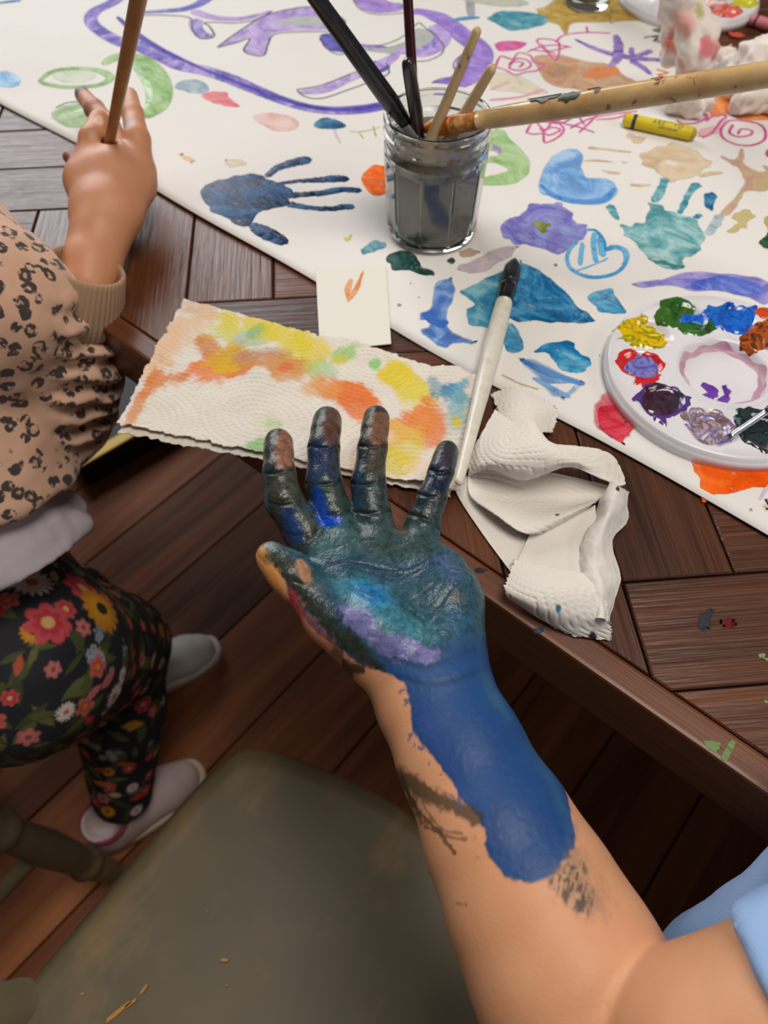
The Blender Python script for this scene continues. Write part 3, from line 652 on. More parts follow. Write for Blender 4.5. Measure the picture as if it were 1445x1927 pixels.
# ================================================================== big painted sheet of paper
PZ = TZ + .0016
m = M('drawing_paper', '#dedad5', .72); v = m.coord('Object'); n1 = m.noise(v, 6, 4, .6); n2 = m.noise(v, 900, 2, .5); n3 = m.noise(v, 38, 3, .6)
m.col(m.mix(m.ramp(n1, [(.45, 0.0), (.8, .5)]), '#dfdcd8', '#d5cec6')); h = m.math('ADD', m.math('MULTIPLY', n2, .15), m.math('MULTIPLY', n1, 4.0)); m.bump(h, .25, .002); MAT_PAPER = m.m
paper = tag(empty('painted_paper', T(0, 0, 0), TANG), 'long white paper sheet covered in handprints, hearts and colourful paint marks', 'paper')
PO = T(0, 0, 0)
def sheet_grid(s0, s1, t0, t1, ns, nt, hf, z0, th):
    s_, t_ = np.meshgrid(np.linspace(s0, s1, ns), np.linspace(t0, t1, nt), indexing='ij'); z = z0 + hf(s_, t_)
    up = np.stack([s_, t_, z], -1).reshape(-1, 3); dn = up - [0, 0, th]; n = len(up)
    Q = [tuple(q) for q in grid_faces(ns, nt)] + [tuple(q[::-1] + n) for q in grid_faces(ns, nt)]
    rim = [i * nt for i in range(ns)] + [(ns - 1) * nt + j for j in range(1, nt)] + [i * nt + nt - 1 for i in range(ns - 2, -1, -1)] + [j for j in range(nt - 2, 0, -1)]
    for a, b in zip(rim, rim[1:] + rim[:1]): Q.append((b, a, a + n, b + n))
    return np.concatenate([up, dn]), Q
def wob(s): return .137 + .0022 * math.sin(s * 9) + .0015 * math.sin(s * 23 + 1)
V, Q = sheet_grid(-1.15, 1.02, 0.0, 1.0, 200, 60, lambda s, t: 0 * s, PZ, .0004)
t0_ = np.array([wob(x) for x in V[:, 0]]); V[:, 1] = t0_ + V[:, 1] * (.703 - t0_)
V[:, 2] += .0016 * np.clip(1 - (V[:, 1] - .137) / .012, 0, 1) ** 2 * (.5 + .5 * np.sin(V[:, 0] * 14)) + .0
obj('sheet', V, Q, MAT_PAPER, paper)

_pm = {}
def paint_mat(cols, style):
    key = (tuple(cols), style)
    if key in _pm: return _pm[key]
    c = list(cols) + [cols[-1]] * (3 - len(cols)); m = M('paint_' + style, rough=.34 if style == 'thick' else .6)
    v = m.coord('Object', rnd=True); n1 = m.noise(v, 30, 6, .66, 1.4); v2 = m.coord('Object', (45, 230, 45), rot=(0, 0, .6), rnd=True); rn = m.node('ShaderNodeObjectInfo'); cx = m.node('ShaderNodeCombineXYZ'); m.link(m.math('MULTIPLY', rn.outputs['Random'], 19.0), cx.inputs[2]); m.link(cx.outputs[0], v2.node.inputs['Rotation']); n2 = m.noise(v2, 1, 4, .65, .6)
    f = m.math('ADD', m.math('MULTIPLY', n1, .76), m.math('MULTIPLY', n2, .24)); m.col(m.ramp(f, [(.40, c[0]), (.5, c[1]), (.60, c[2])])); m.b.inputs['Specular IOR Level'].default_value = .10
    fd = m.attr('fade', 'Fac'); n3 = m.noise(m.coord('Object', rnd=True), 420, 4, .65)
    if style == 'thick':
        e = m.math('SUBTRACT', m.math('MULTIPLY', fd, 1.35), m.math('MULTIPLY', n3, .9)); a = m.ramp(e, [(.0, 0.0), (.10, 1.0)]); a = m.math('MULTIPLY', a, m.ramp(m.math('ADD', m.math('MULTIPLY', n2, .6), m.math('MULTIPLY', n3, .4)), [(.36, .35), (.47, 1.0)])); m.bump(m.math('ADD', n2, m.math('MULTIPLY', n1, 1.0)), .55, .0012)
        m.rough(m.ramp(n1, [(.35, .14), (.65, .4)]))
    elif style == 'line':
        e = m.math('SUBTRACT', m.math('MULTIPLY', fd, 1.5), m.math('MULTIPLY', n3, .6)); a = m.ramp(e, [(.0, 0.0), (.2, .92)])
    else:
        e = m.math('SUBTRACT', m.math('MULTIPLY', fd, 1.5), m.math('MULTIPLY', n3, .5)); a = m.ramp(m.math('MULTIPLY', e, m.ramp(m.math('ADD', m.math('MULTIPLY', n1, .7), m.math('MULTIPLY', n2, .3)), [(.36, .38), (.60, 1.0)])), [(.0, 0.0), (.75, .93)])
    m.alpha(a); _pm[key] = m.m; return m.m
LV = [0]
def fill_poly(name, pw, cols, style, soft, hgt, parent, z, lump=0.0):
    """pw: world xy outline; outer ring fades, inner part stands proud"""
    pw = np.asarray(pw, float); a = .5 * np.sum(pw[:, 0] * np.roll(pw[:, 1], -1) - np.roll(pw[:, 0], -1) * pw[:, 1])
    if a < 0: pw = pw[::-1]
    n = len(pw); i1 = inset(pw, soft * .5); i2 = inset(pw, soft)
    rings = [pw, i1, i2]; hs = [0, hgt * .75, hgt]
    V = np.concatenate([np.c_[r, np.full(n, z + h_)] for r, h_ in zip(rings, hs)])
    Q = [(l * n + i, l * n + (i + 1) % n, (l + 1) * n + (i + 1) % n, (l + 1) * n + i) for l in (0, 1) for i in range(n)]
    tri = tessellate_polygon([[Vector((x, y, 0)) for x, y in i2]])
    for t in tri:
        p0, p1, p2 = (i2[k] for k in t); cr = (p1[0] - p0[0]) * (p2[1] - p0[1]) - (p1[1] - p0[1]) * (p2[0] - p0[0])
        Q.append(tuple(2 * n + k for k in (t if cr > 0 else t[::-1])))
    par = np.array(parent.location); rz = parent.rotation_euler[2]
    o = obj(name, to_local(V, par, rz), Q, paint_mat(cols, style), parent); setval(o, np.repeat([0, .55, 1.0], n), 'fade'); return o
def jag(w, amp, freq=1.0, seed=0):
    n = len(w); r = np.random.default_rng(seed + n); d = np.roll(w, -1, 0) - np.roll(w, 1, 0); d /= np.linalg.norm(d, axis=1)[:, None] + 1e-12
    nn = np.stack([-d[:, 1], d[:, 0]], 1); k = r.normal(size=n); k = (k + np.roll(k, 1) * .7 + np.roll(k, -1) * .7) / 1.6; lo = r.normal(size=n)
    for _ in range(4): lo = (lo + np.roll(lo, 1) + np.roll(lo, -1)) / 3
    k = k * .75 + lo * 2.6
    return w + nn * (k * amp)[:, None]
def blob(name, pts, cols, style='thick', cv=None, soft=.0016, hgt=.00022, rag=.0009, z=None, parent=None, sm=6, label=None):
    cv = cv or (lambda x, y: (x, y)); LV[0] += 1; zz = (z if z is not None else PZ) + .00004 + LV[0] * 6e-7
    w_ = np.array([P(*cv(*p), zz)[:2] for p in pts]); w_ = catmull(w_, sm, True); w_ = jag(w_, rag, seed=LV[0])
    o = fill_poly(name, w_, cols, style, soft, min(hgt, .0003) if style == 'thick' else .00003, parent or paper, zz)
    if label: o['label'] = label
    return o
def stroke(name, pts, width, cols, style='line', cv=None, soft=None, hgt=.0002, rag=.0003, z=None, parent=None, closed=False, taper=True, sm=7):
    """width in px of the frame (number or per point)"""
    cv = cv or (lambda x, y: (x, y)); LV[0] += 1; zz = (z if z is not None else PZ) + .00004 + LV[0] * 6e-7
    if closed: pts = list(pts) + [pts[0]]
    pp = np.array([cv(*p) for p in pts], float); w = np.broadcast_to(np.asarray(width, float), (len(pp),))
    c3 = catmull(np.c_[pp, w], sm); wp = np.array([P(x, y, zz)[:2] for x, y, _ in c3])
    sc = np.array([np.linalg.norm(P(x + 1, y, zz)[:2] - P(x, y, zz)[:2]) for x, y, _ in c3]); hw = c3[:, 2] * sc / 2
    d = np.gradient(wp, axis=0); d /= np.linalg.norm(d, axis=1)[:, None] + 1e-12; nn = np.stack([-d[:, 1], d[:, 0]], 1)
    if taper: hw = hw.copy(); hw[0] *= .55; hw[-1] *= .5
    r = np.random.default_rng(LV[0]); j = lambda: (r.normal(size=len(wp)) * rag)[:, None] * .7
    hw = hw * (1.45 if style == 'wash' else 1.2); so = np.minimum(soft if soft else .0009, hw * .35 if style != 'wash' else hw * .6)
    L = [wp + nn * hw[:, None] + nn * j(), wp + nn * (hw - so)[:, None], wp - nn * (hw - so)[:, None], wp - nn * hw[:, None] + nn * j()]
    n = len(wp); V = np.concatenate([np.c_[l, np.full(n, zz + (hgt if k in (1, 2) else 0))] for k, l in enumerate(L)])
    e0 = np.r_[wp[0] - d[0] * hw[0], zz]; e1 = np.r_[wp[-1] + d[-1] * hw[-1], zz]; V = np.vstack([V, e0, e1])
    Q = [(k * n + i, (k + 1) * n + i, (k + 1) * n + i + 1, k * n + i + 1) for k in range(3) for i in range(n - 1)]
    b = 4 * n
    for k in range(3): Q += [(b, (k + 1) * n, k * n), (b + 1, k * n + n - 1, (k + 1) * n + n - 1)]
    par = parent or paper; V = to_local(V, np.array(par.location), par.rotation_euler[2])
    o = obj(name, V, Q, paint_mat(cols, style), par); setval(o, np.r_[np.repeat([0, 1, 1, 0], n), 0, 0], 'fade'); return o
K8 = lambda x, y: (x / 1.901, y / 1.901)
K6 = lambda x, y: (680 + x / 1.889, y / 1.889)
K7 = lambda x, y: (680 + x / 1.889, 430 + y / 1.889)
K3 = lambda x, y: (980 + x / 3.1075, 180 + y / 3.1075)
K4 = lambda x, y: (660 + x / 4.015, y / 4.015)
PUR = ['#4b48a8', '#7d6fc0', '#b9a3dc']; LIL = ['#9c84cc', '#b9a2da', '#cdbbe2']; GRN = ['#7cab5f', '#9cc182', '#b5cfa0']; INK = ['#3a3a40', '#4a4a50', '#55555c']; PNK = ['#c13d86', '#d25a9c', '#d977ae']

# ---- top: the lilac creature with grey outlines
stroke('brush_stroke', [(440, -20), (400, 10), (340, 40), (325, 75), (365, 115), (430, 150), (500, 165), (580, 200), (650, 235), (740, 255), (830, 285), (900, 315), (1000, 355), (1100, 385), (1200, 395), (1300, 390), (1385, 375)], [22, 22, 22, 20, 22, 24, 28, 30, 28, 26, 26, 24, 22, 22, 24, 26, 24], PUR, 'wash', K8, .003, taper=False)
stroke('brush_stroke', [(420, 60), (500, 130), (600, 190), (720, 245), (860, 300), (980, 345), (1120, 385), (1260, 392), (1380, 372)], [8, 12, 12, 10, 12, 12, 14, 16, 16], ['#3c3a9c', '#4f46ae', '#6a5ab8'], 'wash', K8, .002)
stroke('brush_stroke', [(500, 45), (580, 40), (660, 32), (720, 10), (760, -25)], [10, 13, 16, 18, 20], ['#4a56b4', '#6f6fc0', '#9a8ccc'], 'wash', K8, .002)
stroke('brush_stroke', [(690, 40), (760, 62), (850, 68), (920, 55), (970, 40)], [16, 16, 14, 12, 8], LIL, 'wash', K8, .002)
stroke('brush_stroke', [(700, 70), (705, 105), (735, 128), (755, 125)], [20, 18, 16, 14], ['#6a6cc0', '#9d92d2', '#b7a6da'], 'wash', K8, .002)
stroke('outline', [(500, 55), (600, 55), (680, 65), (690, 110), (720, 138), (765, 130), (750, 95), (735, 80), (850, 82), (930, 65), (975, 38)], 3.2, INK, 'line', K8)
blob('brush_stroke', [(778, 168), (850, 115), (940, 60), (1040, 32), (1120, 25), (1190, 45), (1235, 80), (1190, 105), (1080, 110), (985, 118), (960, 150), (945, 195), (905, 195), (872, 180), (895, 135), (850, 150)], LIL, 'wash', K8, .002, rag=.0002)
blob('brush_stroke', [(975, 85), (1040, 60), (1120, 55), (1170, 70), (1150, 95), (1060, 92)], ['#aab0ae', '#b4b8b6', '#bcbfbc'], 'wash', K8, .002, rag=.0002)
stroke('outline', [(778, 168), (850, 115), (940, 60), (1040, 32), (1120, 25), (1190, 45), (1235, 80), (1190, 110), (1080, 114), (985, 122), (960, 155), (945, 197), (905, 197), (872, 180), (893, 138), (845, 153), (778, 170)], 3.0, INK, 'line', K8)
blob('brush_stroke', [(1150, 130), (1200, 125), (1260, 160), (1350, 190), (1445, 195), (1520, 200), (1590, 160), (1600, 110), (1560, 85), (1500, 130), (1430, 165), (1340, 160), (1240, 145)], ['#6458b4', '#a692d6', '#c5b3e2'], 'wash', K8, .003)
blob('brush_stroke', [(1270, 165), (1380, 165), (1470, 140), (1490, 100), (1560, 120), (1530, 165), (1440, 190), (1340, 188)], ['#a3aaa6', '#aeb4b0', '#b8bcb8'], 'wash', K8, .003)
stroke('brush_stroke', [(1420, 175), (1500, 195), (1570, 170), (1590, 125), (1540, 95)], [14, 18, 18, 18, 14], ['#9b80cc', '#b79fdc', '#cdbde6'], 'wash', K8, .002)
stroke('brush_stroke', [(1075, 330), (1160, 320), (1240, 285), (1320, 250), (1390, 215), (1420, 190)], [14, 20, 18, 20, 20, 12], LIL, 'wash', K8, .002)
blob('brush_stroke', [(1150, 125), (1200, 120), (1250, 165), (1240, 190), (1190, 185), (1155, 160)], ['#3d46a6', '#5a58b4', '#7a70c0'], 'wash', K8, .002)
blob('brush_stroke', [(1340, 215), (1390, 225), (1385, 255), (1340, 270), (1315, 250)], ['#3a4ab0', '#4b57b6', '#6a70c4'], 'wash', K8, .002)
stroke('outline', [(1145, 135), (1165, 170), (1210, 195), (1260, 190), (1330, 230)], 3, INK, 'line', K8)
stroke('outline', [(1062, 322), (1090, 345), (1150, 352), (1250, 320), (1330, 290), (1390, 262), (1380, 225)], 3, INK, 'line', K8); stroke('outline', [(1062, 320), (1150, 305), (1240, 270), (1320, 240)], 3, INK, 'line', K8)
stroke('outline', [(65, 345), (200, 345), (330, 310), (420, 255), (480, 195), (520, 172), (545, 195), (640, 270), (700, 350), (680, 410), (590, 455), (480, 465), (400, 475)], 2.6, INK, 'line', K4)
blob('brush_stroke', [(20, -20), (70, 60), (170, 100), (300, 100), (390, 80), (400, 30), (300, 10), (200, -30)], ['#8f6fc4', '#a88ad2', '#b79ddc'], 'wash', K4, .003)
stroke('outline', [(15, -10), (60, 60), (160, 105), (300, 108), (400, 95)], 2.4, INK, 'line', K4)
stroke('brush_stroke', [(470, 85), (560, 95), (660, 130), (760, 190), (850, 270), (930, 330), (980, 380), (990, 450), (950, 530), (900, 600), (820, 650)], [22, 22, 30, 30, 34, 36, 34, 32, 28, 26, 18], ['#8a6cc8', '#9b7fd2', '#b39adc'], 'wash', K4, .003)
blob('brush_stroke', [(785, 490), (830, 410), (900, 420), (930, 520), (880, 620), (760, 640), (640, 635), (610, 620), (700, 590), (780, 560)], ['#5a3fb0', '#8566c8', '#a188d6'], 'wash', K4, .003)
stroke('outline', [(610, 625), (680, 595), (760, 580), (790, 540), (775, 480), (840, 410)], 2.2, ['#3a2a6a'], 'line', K4)
# ---- green leaves
stroke('brush_stroke', [(140, 290), (190, 255), (280, 245), (360, 255), (395, 280), (350, 305), (250, 312), (170, 302), (140, 288)], [9, 12, 12, 14, 14, 13, 12, 11, 8], GRN, 'wash', K8, .002)
blob('brush_stroke', [(185, 265), (280, 255), (350, 270), (300, 295), (220, 298)], ['#c9d8bf', '#d5dccb', '#dfe2d6'], 'wash', K8, .003)
stroke('brush_stroke', [(370, 230), (420, 205), (490, 215), (545, 260), (570, 320), (560, 380), (510, 420)], [14, 26, 34, 36, 38, 34, 22], GRN, 'wash', K8, .003)
stroke('brush_stroke', [(420, 240), (480, 240), (520, 290), (535, 350), (520, 390)], [8, 12, 14, 12, 8], ['#6ea354', '#8ab870', '#cfe0c4'], 'thick', K8, .001, .0004)
blob('brush_stroke', [(178, 410), (220, 380), (290, 365), (350, 380), (360, 420), (320, 450), (250, 458), (195, 440)], ['#8fb07c', '#a5bf95', '#c3d2b6'], 'wash', K8, .004)
stroke('brush_stroke', [(200, 385), (240, 368), (300, 362)], 3, ['#4a3a48'], 'line', K8)
stroke('brush_stroke', [(240, 410), (290, 395), (335, 400)], [5, 8, 6], ['#dfe9d8', '#c6d8bc', '#b5cfa0'], 'thick', K8, .001)
# ---- small daubs upper left
blob('paint_daub', [(-12, 262), (30, 258), (72, 280), (70, 305), (20, 312), (-15, 305)], ['#1b6fb0', '#3f8fc8', '#9cc4e0'], 'thick', K8, .0015)
stroke('paint_daub', [(-10, 12), (40, 5), (75, 2)], [6, 9, 6], ['#2f5f98', '#3f77a8'], 'wash', K8)
blob('paint_daub', [(625, 310), (660, 285), (710, 285), (748, 310), (735, 332), (670, 335)], ['#6f8fa6', '#93abbb', '#b5c5cf'], 'wash', K8, .002)
blob('paint_daub', [(715, 340), (760, 325), (810, 335), (835, 360), (855, 382), (800, 378), (750, 360)], ['#c2323f', '#d24a55', '#dc7a7e'], 'thick', K8, .0014, .0002)
blob('paint_daub', [(905, 415), (960, 402), (1030, 415), (1070, 440), (1050, 468), (990, 468), (930, 445)], ['#ddb3ae', '#e3c2bc', '#e6cfc9'], 'wash', K8, .003)
blob('paint_daub', [(1128, 448), (1150, 425), (1195, 422), (1235, 445), (1230, 460), (1160, 462)], ['#123f66', '#1f5f88', '#4a90ac'], 'thick', K8, .0012)
stroke('paint_daub', [(1195, 462), (1205, 490), (1218, 512)], 4, ['#cfc3cf'], 'wash', K8)
stroke('brush_stroke', [(1250, 470), (1300, 470), (1360, 455)], 3, ['#b9ad62', '#c6bd84'], 'wash', K8); stroke('brush_stroke', [(1285, 475), (1300, 495)], 3, ['#b9ad62'], 'wash', K8); stroke('brush_stroke', [(1335, 450), (1345, 490)], 3, ['#b9ad62'], 'wash', K8)
blob('paint_daub', [(640, 550), (670, 555), (700, 575), (690, 585), (660, 575)], ['#e2a15c', '#e6b880', '#e8ccaa'], 'wash', K8, .003)
blob('paint_daub', [(795, 570), (840, 565), (880, 580), (860, 600), (820, 600)], ['#d8cdb0', '#dcd3bb'], 'wash', K8, .004)
blob('paint_daub', [(1235, 850), (1260, 840), (1255, 855), (1240, 862)], ['#d8c860'], 'wash', K8)
# ---- dark blue handprint
HB = ['#0a2444', '#153a66', '#34668f']
blob('handprint_palm', [(718, 668), (780, 645), (850, 628), (910, 618), (960, 632), (1000, 655), (1040, 672), (1052, 705), (1040, 735), (985, 748), (930, 756), (905, 790), (880, 810), (835, 795), (790, 778), (750, 750), (728, 715)], HB, 'thick', K8, .0013, .0005, .0010)
for pts, wd in (([(955, 632), (985, 605), (1030, 588), (1080, 575), (1110, 572)], [10, 13, 17, 19, 15]), ([(990, 658), (1060, 648), (1130, 645), (1190, 640), (1245, 640)], [8, 9, 12, 16, 13]), ([(1030, 700), (1100, 695), (1160, 690), (1220, 678), (1290, 682)], [14, 12, 14, 13, 12]), ([(1030, 730), (1100, 742), (1180, 748), (1230, 740), (1265, 742)], [14, 11, 11, 13, 10]), ([(900, 800), (930, 822), (975, 845), (1025, 870)], [10, 22, 24, 14])):
    stroke('handprint_finger', pts, [w * 1.3 for w in wd], HB, 'thick', K8, .0011, .0002, .0010)
blob('paint_daub', [(1290, 640), (1315, 600), (1360, 590), (1400, 610), (1400, 680), (1350, 698), (1310, 680)], ['#e2540f', '#ef6a1a', '#f08a4a'], 'thick', K8, .0013)
# ---- specks near the jar foot
blob('paint_daub', [(0, 70), (40, 45), (80, 45), (85, 65), (50, 85), (10, 95)], ['#2d7f9c', '#7fb0bf', '#1f4a58'], 'wash', K7, .002)
blob('paint_daub', [(85, 115), (140, 80), (190, 90), (215, 130), (260, 155), (250, 175), (180, 155), (110, 145)], ['#12302c', '#1f443e', '#3a5f58'], 'thick', K7, .0014, .0002)
blob('paint_daub', [(340, 130), (400, 100), (480, 70), (560, 60), (540, 100), (470, 140), (390, 165), (340, 150)], ['#a99bb0', '#bbaeb8', '#c9bdb8'], 'wash', K7, .004)
blob('paint_daub', [(345, 80), (385, 65), (420, 80), (400, 100), (360, 105)], ['#a3836a', '#b79c86'], 'wash', K7, .003)  # brownish light cast through the jar, put in as a colour wash
for x, y, r, c in ((320, 115, 16, '#2f3f38'), (690, 130, 8, '#8a8070'), (205, 245, 5, '#a09088'), (135, 272, 9, '#a88a90'), (175, 195, 5, '#9a9088'), (455, 108, 9, '#b0a49a'), (845, 450, 4, '#9a8f88')):
    blob('paint_speck', [(x - r, y), (x, y - r * .8), (x + r, y), (x, y + r * .8)], [c], 'wash', K7, .0006, rag=.0002)
# ---- blue shards
SB = ['#0e4a78', '#1f6a9c', '#4f98bf']
blob('painted_shard', [(560, 112), (590, 122), (640, 155), (700, 205), (760, 255), (810, 300), (838, 328), (760, 332), (680, 332), (600, 336), (530, 320), (500, 260), (520, 180)], SB, 'thick', K7, .0012, .0003)
blob('painted_shard', [(350, 225), (400, 200), (450, 165), (505, 150), (510, 210), (505, 290), (480, 345), (430, 355), (385, 335), (370, 290), (400, 265)], ['#2a6f94', '#3f8cab', '#7fb4c4'], 'thick', K7, .0014, .0003)
blob('painted_shard', [(500, 345), (540, 340), (565, 380), (580, 425), (510, 428)], ['#1b5f8c', '#4a90b4', '#8fbcd0'], 'thick', K7, .0012, .0003)
for pts in ([(520, 190), (600, 210), (660, 300)], [(560, 150), (610, 250), (690, 260)], [(600, 330), (640, 260), (700, 215)], [(690, 330), (740, 270)], [(400, 205), (430, 260), (500, 270)], [(385, 300), (440, 290), (500, 310)]):
    stroke('crack_line', pts, 3, ['#123f66', '#5f9fc0'], 'wash', K7)
blob('painted_shard', [(200, 300), (240, 270), (260, 210), (290, 180), (325, 172), (332, 210), (325, 280), (310, 340), (340, 365), (395, 395), (405, 415), (350, 410), (300, 430), (250, 405), (210, 365), (235, 345), (210, 330)], ['#2f5fae', '#5a84c4', '#8fb0da'], 'wash', K7, .003)
blob('paint_daub', [(215, 300), (255, 285), (270, 320), (310, 335), (290, 355), (235, 340)], ['#2a58ac', '#3f6cba'], 'thick', K7, .002, .0002)
blob('painted_shard', [(805, 245), (880, 214), (915, 250), (938, 295), (880, 300), (830, 285)], ['#1f6fa4', '#4a96bf', '#7fb8d4'], 'thick', K7, .0012, .0002)
blob('painted_shard', [(610, 435), (680, 405), (745, 398), (765, 430), (805, 465), (810, 500), (760, 515), (700, 490), (660, 450)], ['#0f5f9c', '#2a88b8', '#6fb8d4'], 'thick', K7, .0014, .0004)
blob('painted_shard', [(555, 455), (620, 465), (700, 500), (790, 540), (800, 560), (740, 610), (680, 600), (620, 540), (570, 490)], ['#5a8fc8', '#8fb2da', '#b9cfe4'], 'wash', K7, .005)
stroke('brush_stroke', [(570, 470), (660, 510), (790, 555)], [10, 14, 10], ['#3f78c0', '#5f90cc'], 'wash', K7, .003); stroke('brush_stroke', [(610, 530), (680, 570), (740, 600)], [8, 12, 8], ['#4a82c4', '#7fa8d4'], 'wash', K7, .003)
stroke('brush_stroke', [(500, 520), (560, 550), (630, 572)], 3.5, ['#a89a5a', '#b9ad78'], 'wash', K7)
# ---- lilac sweep above the palette, red heart, beige and orange patches
blob('brush_stroke', [(958, 198), (1010, 180), (1090, 172), (1150, 158), (1280, 158), (1400, 168), (1445, 190), (1470, 240), (1440, 272), (1380, 250), (1280, 228), (1180, 225), (1100, 205), (1010, 212)], ['#6a6cc8', '#8f8ad0', '#b3a0d8'], 'wash', K7, .003, rag=.0006)
blob('brush_stroke', [(1150, 200), (1200, 178), (1300, 172), (1400, 185), (1420, 225), (1360, 238), (1260, 222), (1180, 218)], ['#3f5cbc', '#5f74cc', '#8f96d8'], 'thick', K7, .002, .0004)
blob('painted_heart', [(830, 600), (870, 575), (915, 585), (935, 625), (930, 660), (960, 665), (990, 680), (980, 715), (950, 745), (905, 758), (860, 740), (825, 700), (815, 650)], ['#c23a4a', '#d46a74', '#dca0a2'], 'wash', K7, .004)
blob('paint_daub', [(840, 650), (880, 620), (905, 615), (925, 650), (930, 700), (970, 690), (940, 740), (900, 750), (850, 720), (830, 690)], ['#b81f33', '#cc3446', '#d4525e'], 'thick', K7, .0018, .0006)
stroke('paint_daub', [(850, 700), (870, 725), (895, 745)], 7, ['#5a3a58', '#7a4a60'], 'wash', K7, .002); stroke('paint_daub', [(925, 760), (935, 770)], 6, ['#4a1f30'], 'wash', K7)
blob('paint_daub', [(990, 680), (1020, 685), (1050, 710), (1085, 740), (1070, 760), (1030, 755), (1000, 735)], ['#c4b58c', '#d0c5a4', '#d6ceb4'], 'wash', K7, .003)
K2 = lambda x, y: (1100 + x / 4.188, 520 + y / 4.188)
blob('paint_daub', [(825, 1340), (900, 1360), (970, 1400), (1060, 1420), (1200, 1440), (1300, 1470), (1460, 1500), (1480, 1660), (1400, 1670), (1250, 1690), (1100, 1730), (1010, 1740), (950, 1770), (880, 1740), (850, 1700), (900, 1640), (870, 1540), (835, 1440)], ['#e04c00', '#ee5c08', '#f4782a'], 'thick', K2, .0016, .0006)
stroke('paint_daub', [(985, 1400), (1000, 1450), (990, 1495)], [14, 8, 3], ['#e6ded8'], 'thick', K2); stroke('paint_daub', [(1215, 1530), (1260, 1520)], 5, ['#e6ded8'], 'thick', K2)
stroke('brush_stroke', [(1380, 1760), (1420, 1690), (1450, 1640)], 5, ['#b9a8cc', '#cfc3d8'], 'wash', K2); stroke('brush_stroke', [(1300, 1850), (1310, 1830), (1320, 1850)], 2, ['#8a8a8f'], 'line', K2)
blob('brush_stroke', [(1380, 1780), (1460, 1740), (1480, 1860), (1400, 1850)], ['#dcc4bc', '#e2d2ca'], 'wash', K2, .004)
# ---- right: hearts and handprints
blob('painted_heart', [(290, 305), (340, 318), (372, 360), (362, 415), (385, 470), (450, 474), (530, 490), (570, 540), (545, 600), (480, 636), (400, 642), (300, 630), (200, 605), (120, 580), (97, 530), (130, 430), (170, 360), (220, 328)], ['#5a94d4', '#84b2e2', '#b3cfea'], 'wash', K3, .003, rag=.0004)
stroke('brush_stroke', [(115, 520), (200, 590), (330, 620), (480, 610), (550, 540)], [8, 12, 14, 12, 8], ['#3f84cc', '#5a98d6'], 'wash', K3, .003)
blob('painted_flower', [(-110, 740), (-60, 700), (0, 690), (60, 640), (130, 630), (200, 612), (250, 640), (300, 690), (320, 730), (370, 770), (370, 830), (310, 870), (240, 930), (160, 920), (60, 890), (-40, 860), (-100, 830)], ['#6a62b4', '#8583c4', '#8fa0d2'], 'thick', K3, .002, .0005, .0012)
stroke('brush_stroke', [(-60, 800), (50, 840), (160, 850), (260, 820)], [10, 16, 16, 10], ['#a58fc8', '#b49fd0'], 'wash', K3, .003); stroke('brush_stroke', [(120, 660), (200, 720), (300, 740)], [8, 12, 8], ['#5f78c0', '#7f94ce'], 'thick', K3, .002)
blob('flower_centre', [(60, 760), (90, 725), (140, 735), (180, 760), (165, 790), (130, 820), (95, 800)], ['#6f7a2f', '#8a8f3c', '#a09f4f'], 'thick', K3, .0018, .0006)
stroke('heart_outline', [(385, 785), (440, 790), (480, 850), (490, 900), (545, 885), (605, 905), (615, 960), (580, 1020), (500, 1055), (400, 1060), (310, 1025), (270, 965), (285, 900), (330, 850)], [7, 7, 9, 9, 11, 11, 8, 7, 8, 9, 8, 7, 7, 8], ['#1f7fc0', '#3f9fd4', '#7fc0e0'], 'wash', K3, .0012)
for pts, wd in (([(430, 800), (425, 880), (440, 975)], 9), ([(460, 830), (480, 940)], 11), ([(360, 860), (345, 990)], 8), ([(310, 1030), (420, 990), (510, 950)], 4)): stroke('brush_stroke', pts, wd, ['#3f9fd4', '#6fb8de'], 'wash', K3, .0014)
BG = ['#c9ad8a', '#d3bd9e', '#dccbb2']
blob('handprint_palm', [(680, 340), (740, 325), (810, 290), (880, 282), (960, 295), (1040, 325), (1090, 370), (1110, 410), (1080, 450), (1010, 485), (920, 500), (850, 495), (800, 460), (740, 410), (700, 370)], BG, 'wash', K3, .003, rag=.0012)
blob('bare_spot', [(835, 380), (880, 378), (935, 400), (900, 412), (860, 410)], ['#dedad5'], 'wash', K3, .001)
for pts, wd in (([(395, 305), (470, 310), (560, 322), (645, 330)], [9, 7, 6, 5]), ([(370, 380), (450, 380), (540, 390)], [5, 7, 4]), ([(590, 388), (620, 392)], 6), ([(475, 435), (530, 450), (580, 452)], [5, 9, 5]), ([(640, 520), (700, 525), (760, 520)], [7, 8, 4]), ([(1040, 470), (1110, 455), (1180, 450)], [8, 11, 6])): stroke('handprint_finger', pts, wd, BG, 'wash', K3, .0012)
blob('paint_daub', [(610, 232), (670, 225), (735, 250), (725, 268), (670, 275), (640, 255)], ['#cfae8c', '#d6bfa6'], 'wash', K3, .002)
TB = ['#4a8f98', '#7db2b6', '#a9cccb']
blob('handprint_palm', [(575, 760), (640, 745), (715, 740), (725, 670), (745, 630), (790, 640), (850, 660), (900, 690), (960, 710), (1030, 730), (1075, 800), (1070, 850), (1050, 910), (1000, 940), (960, 965), (955, 1005), (900, 1020), (830, 1000), (760, 960), (690, 890), (620, 830), (585, 800)], TB, 'thick', K3, .0018, .0005, .0012)
blob('handprint_palm', [(740, 950), (830, 960), (900, 975), (955, 985), (955, 1005), (900, 1020), (830, 1000), (780, 975)], ['#2f7478', '#3f8486'], 'thick', K3, .0014, .0005)
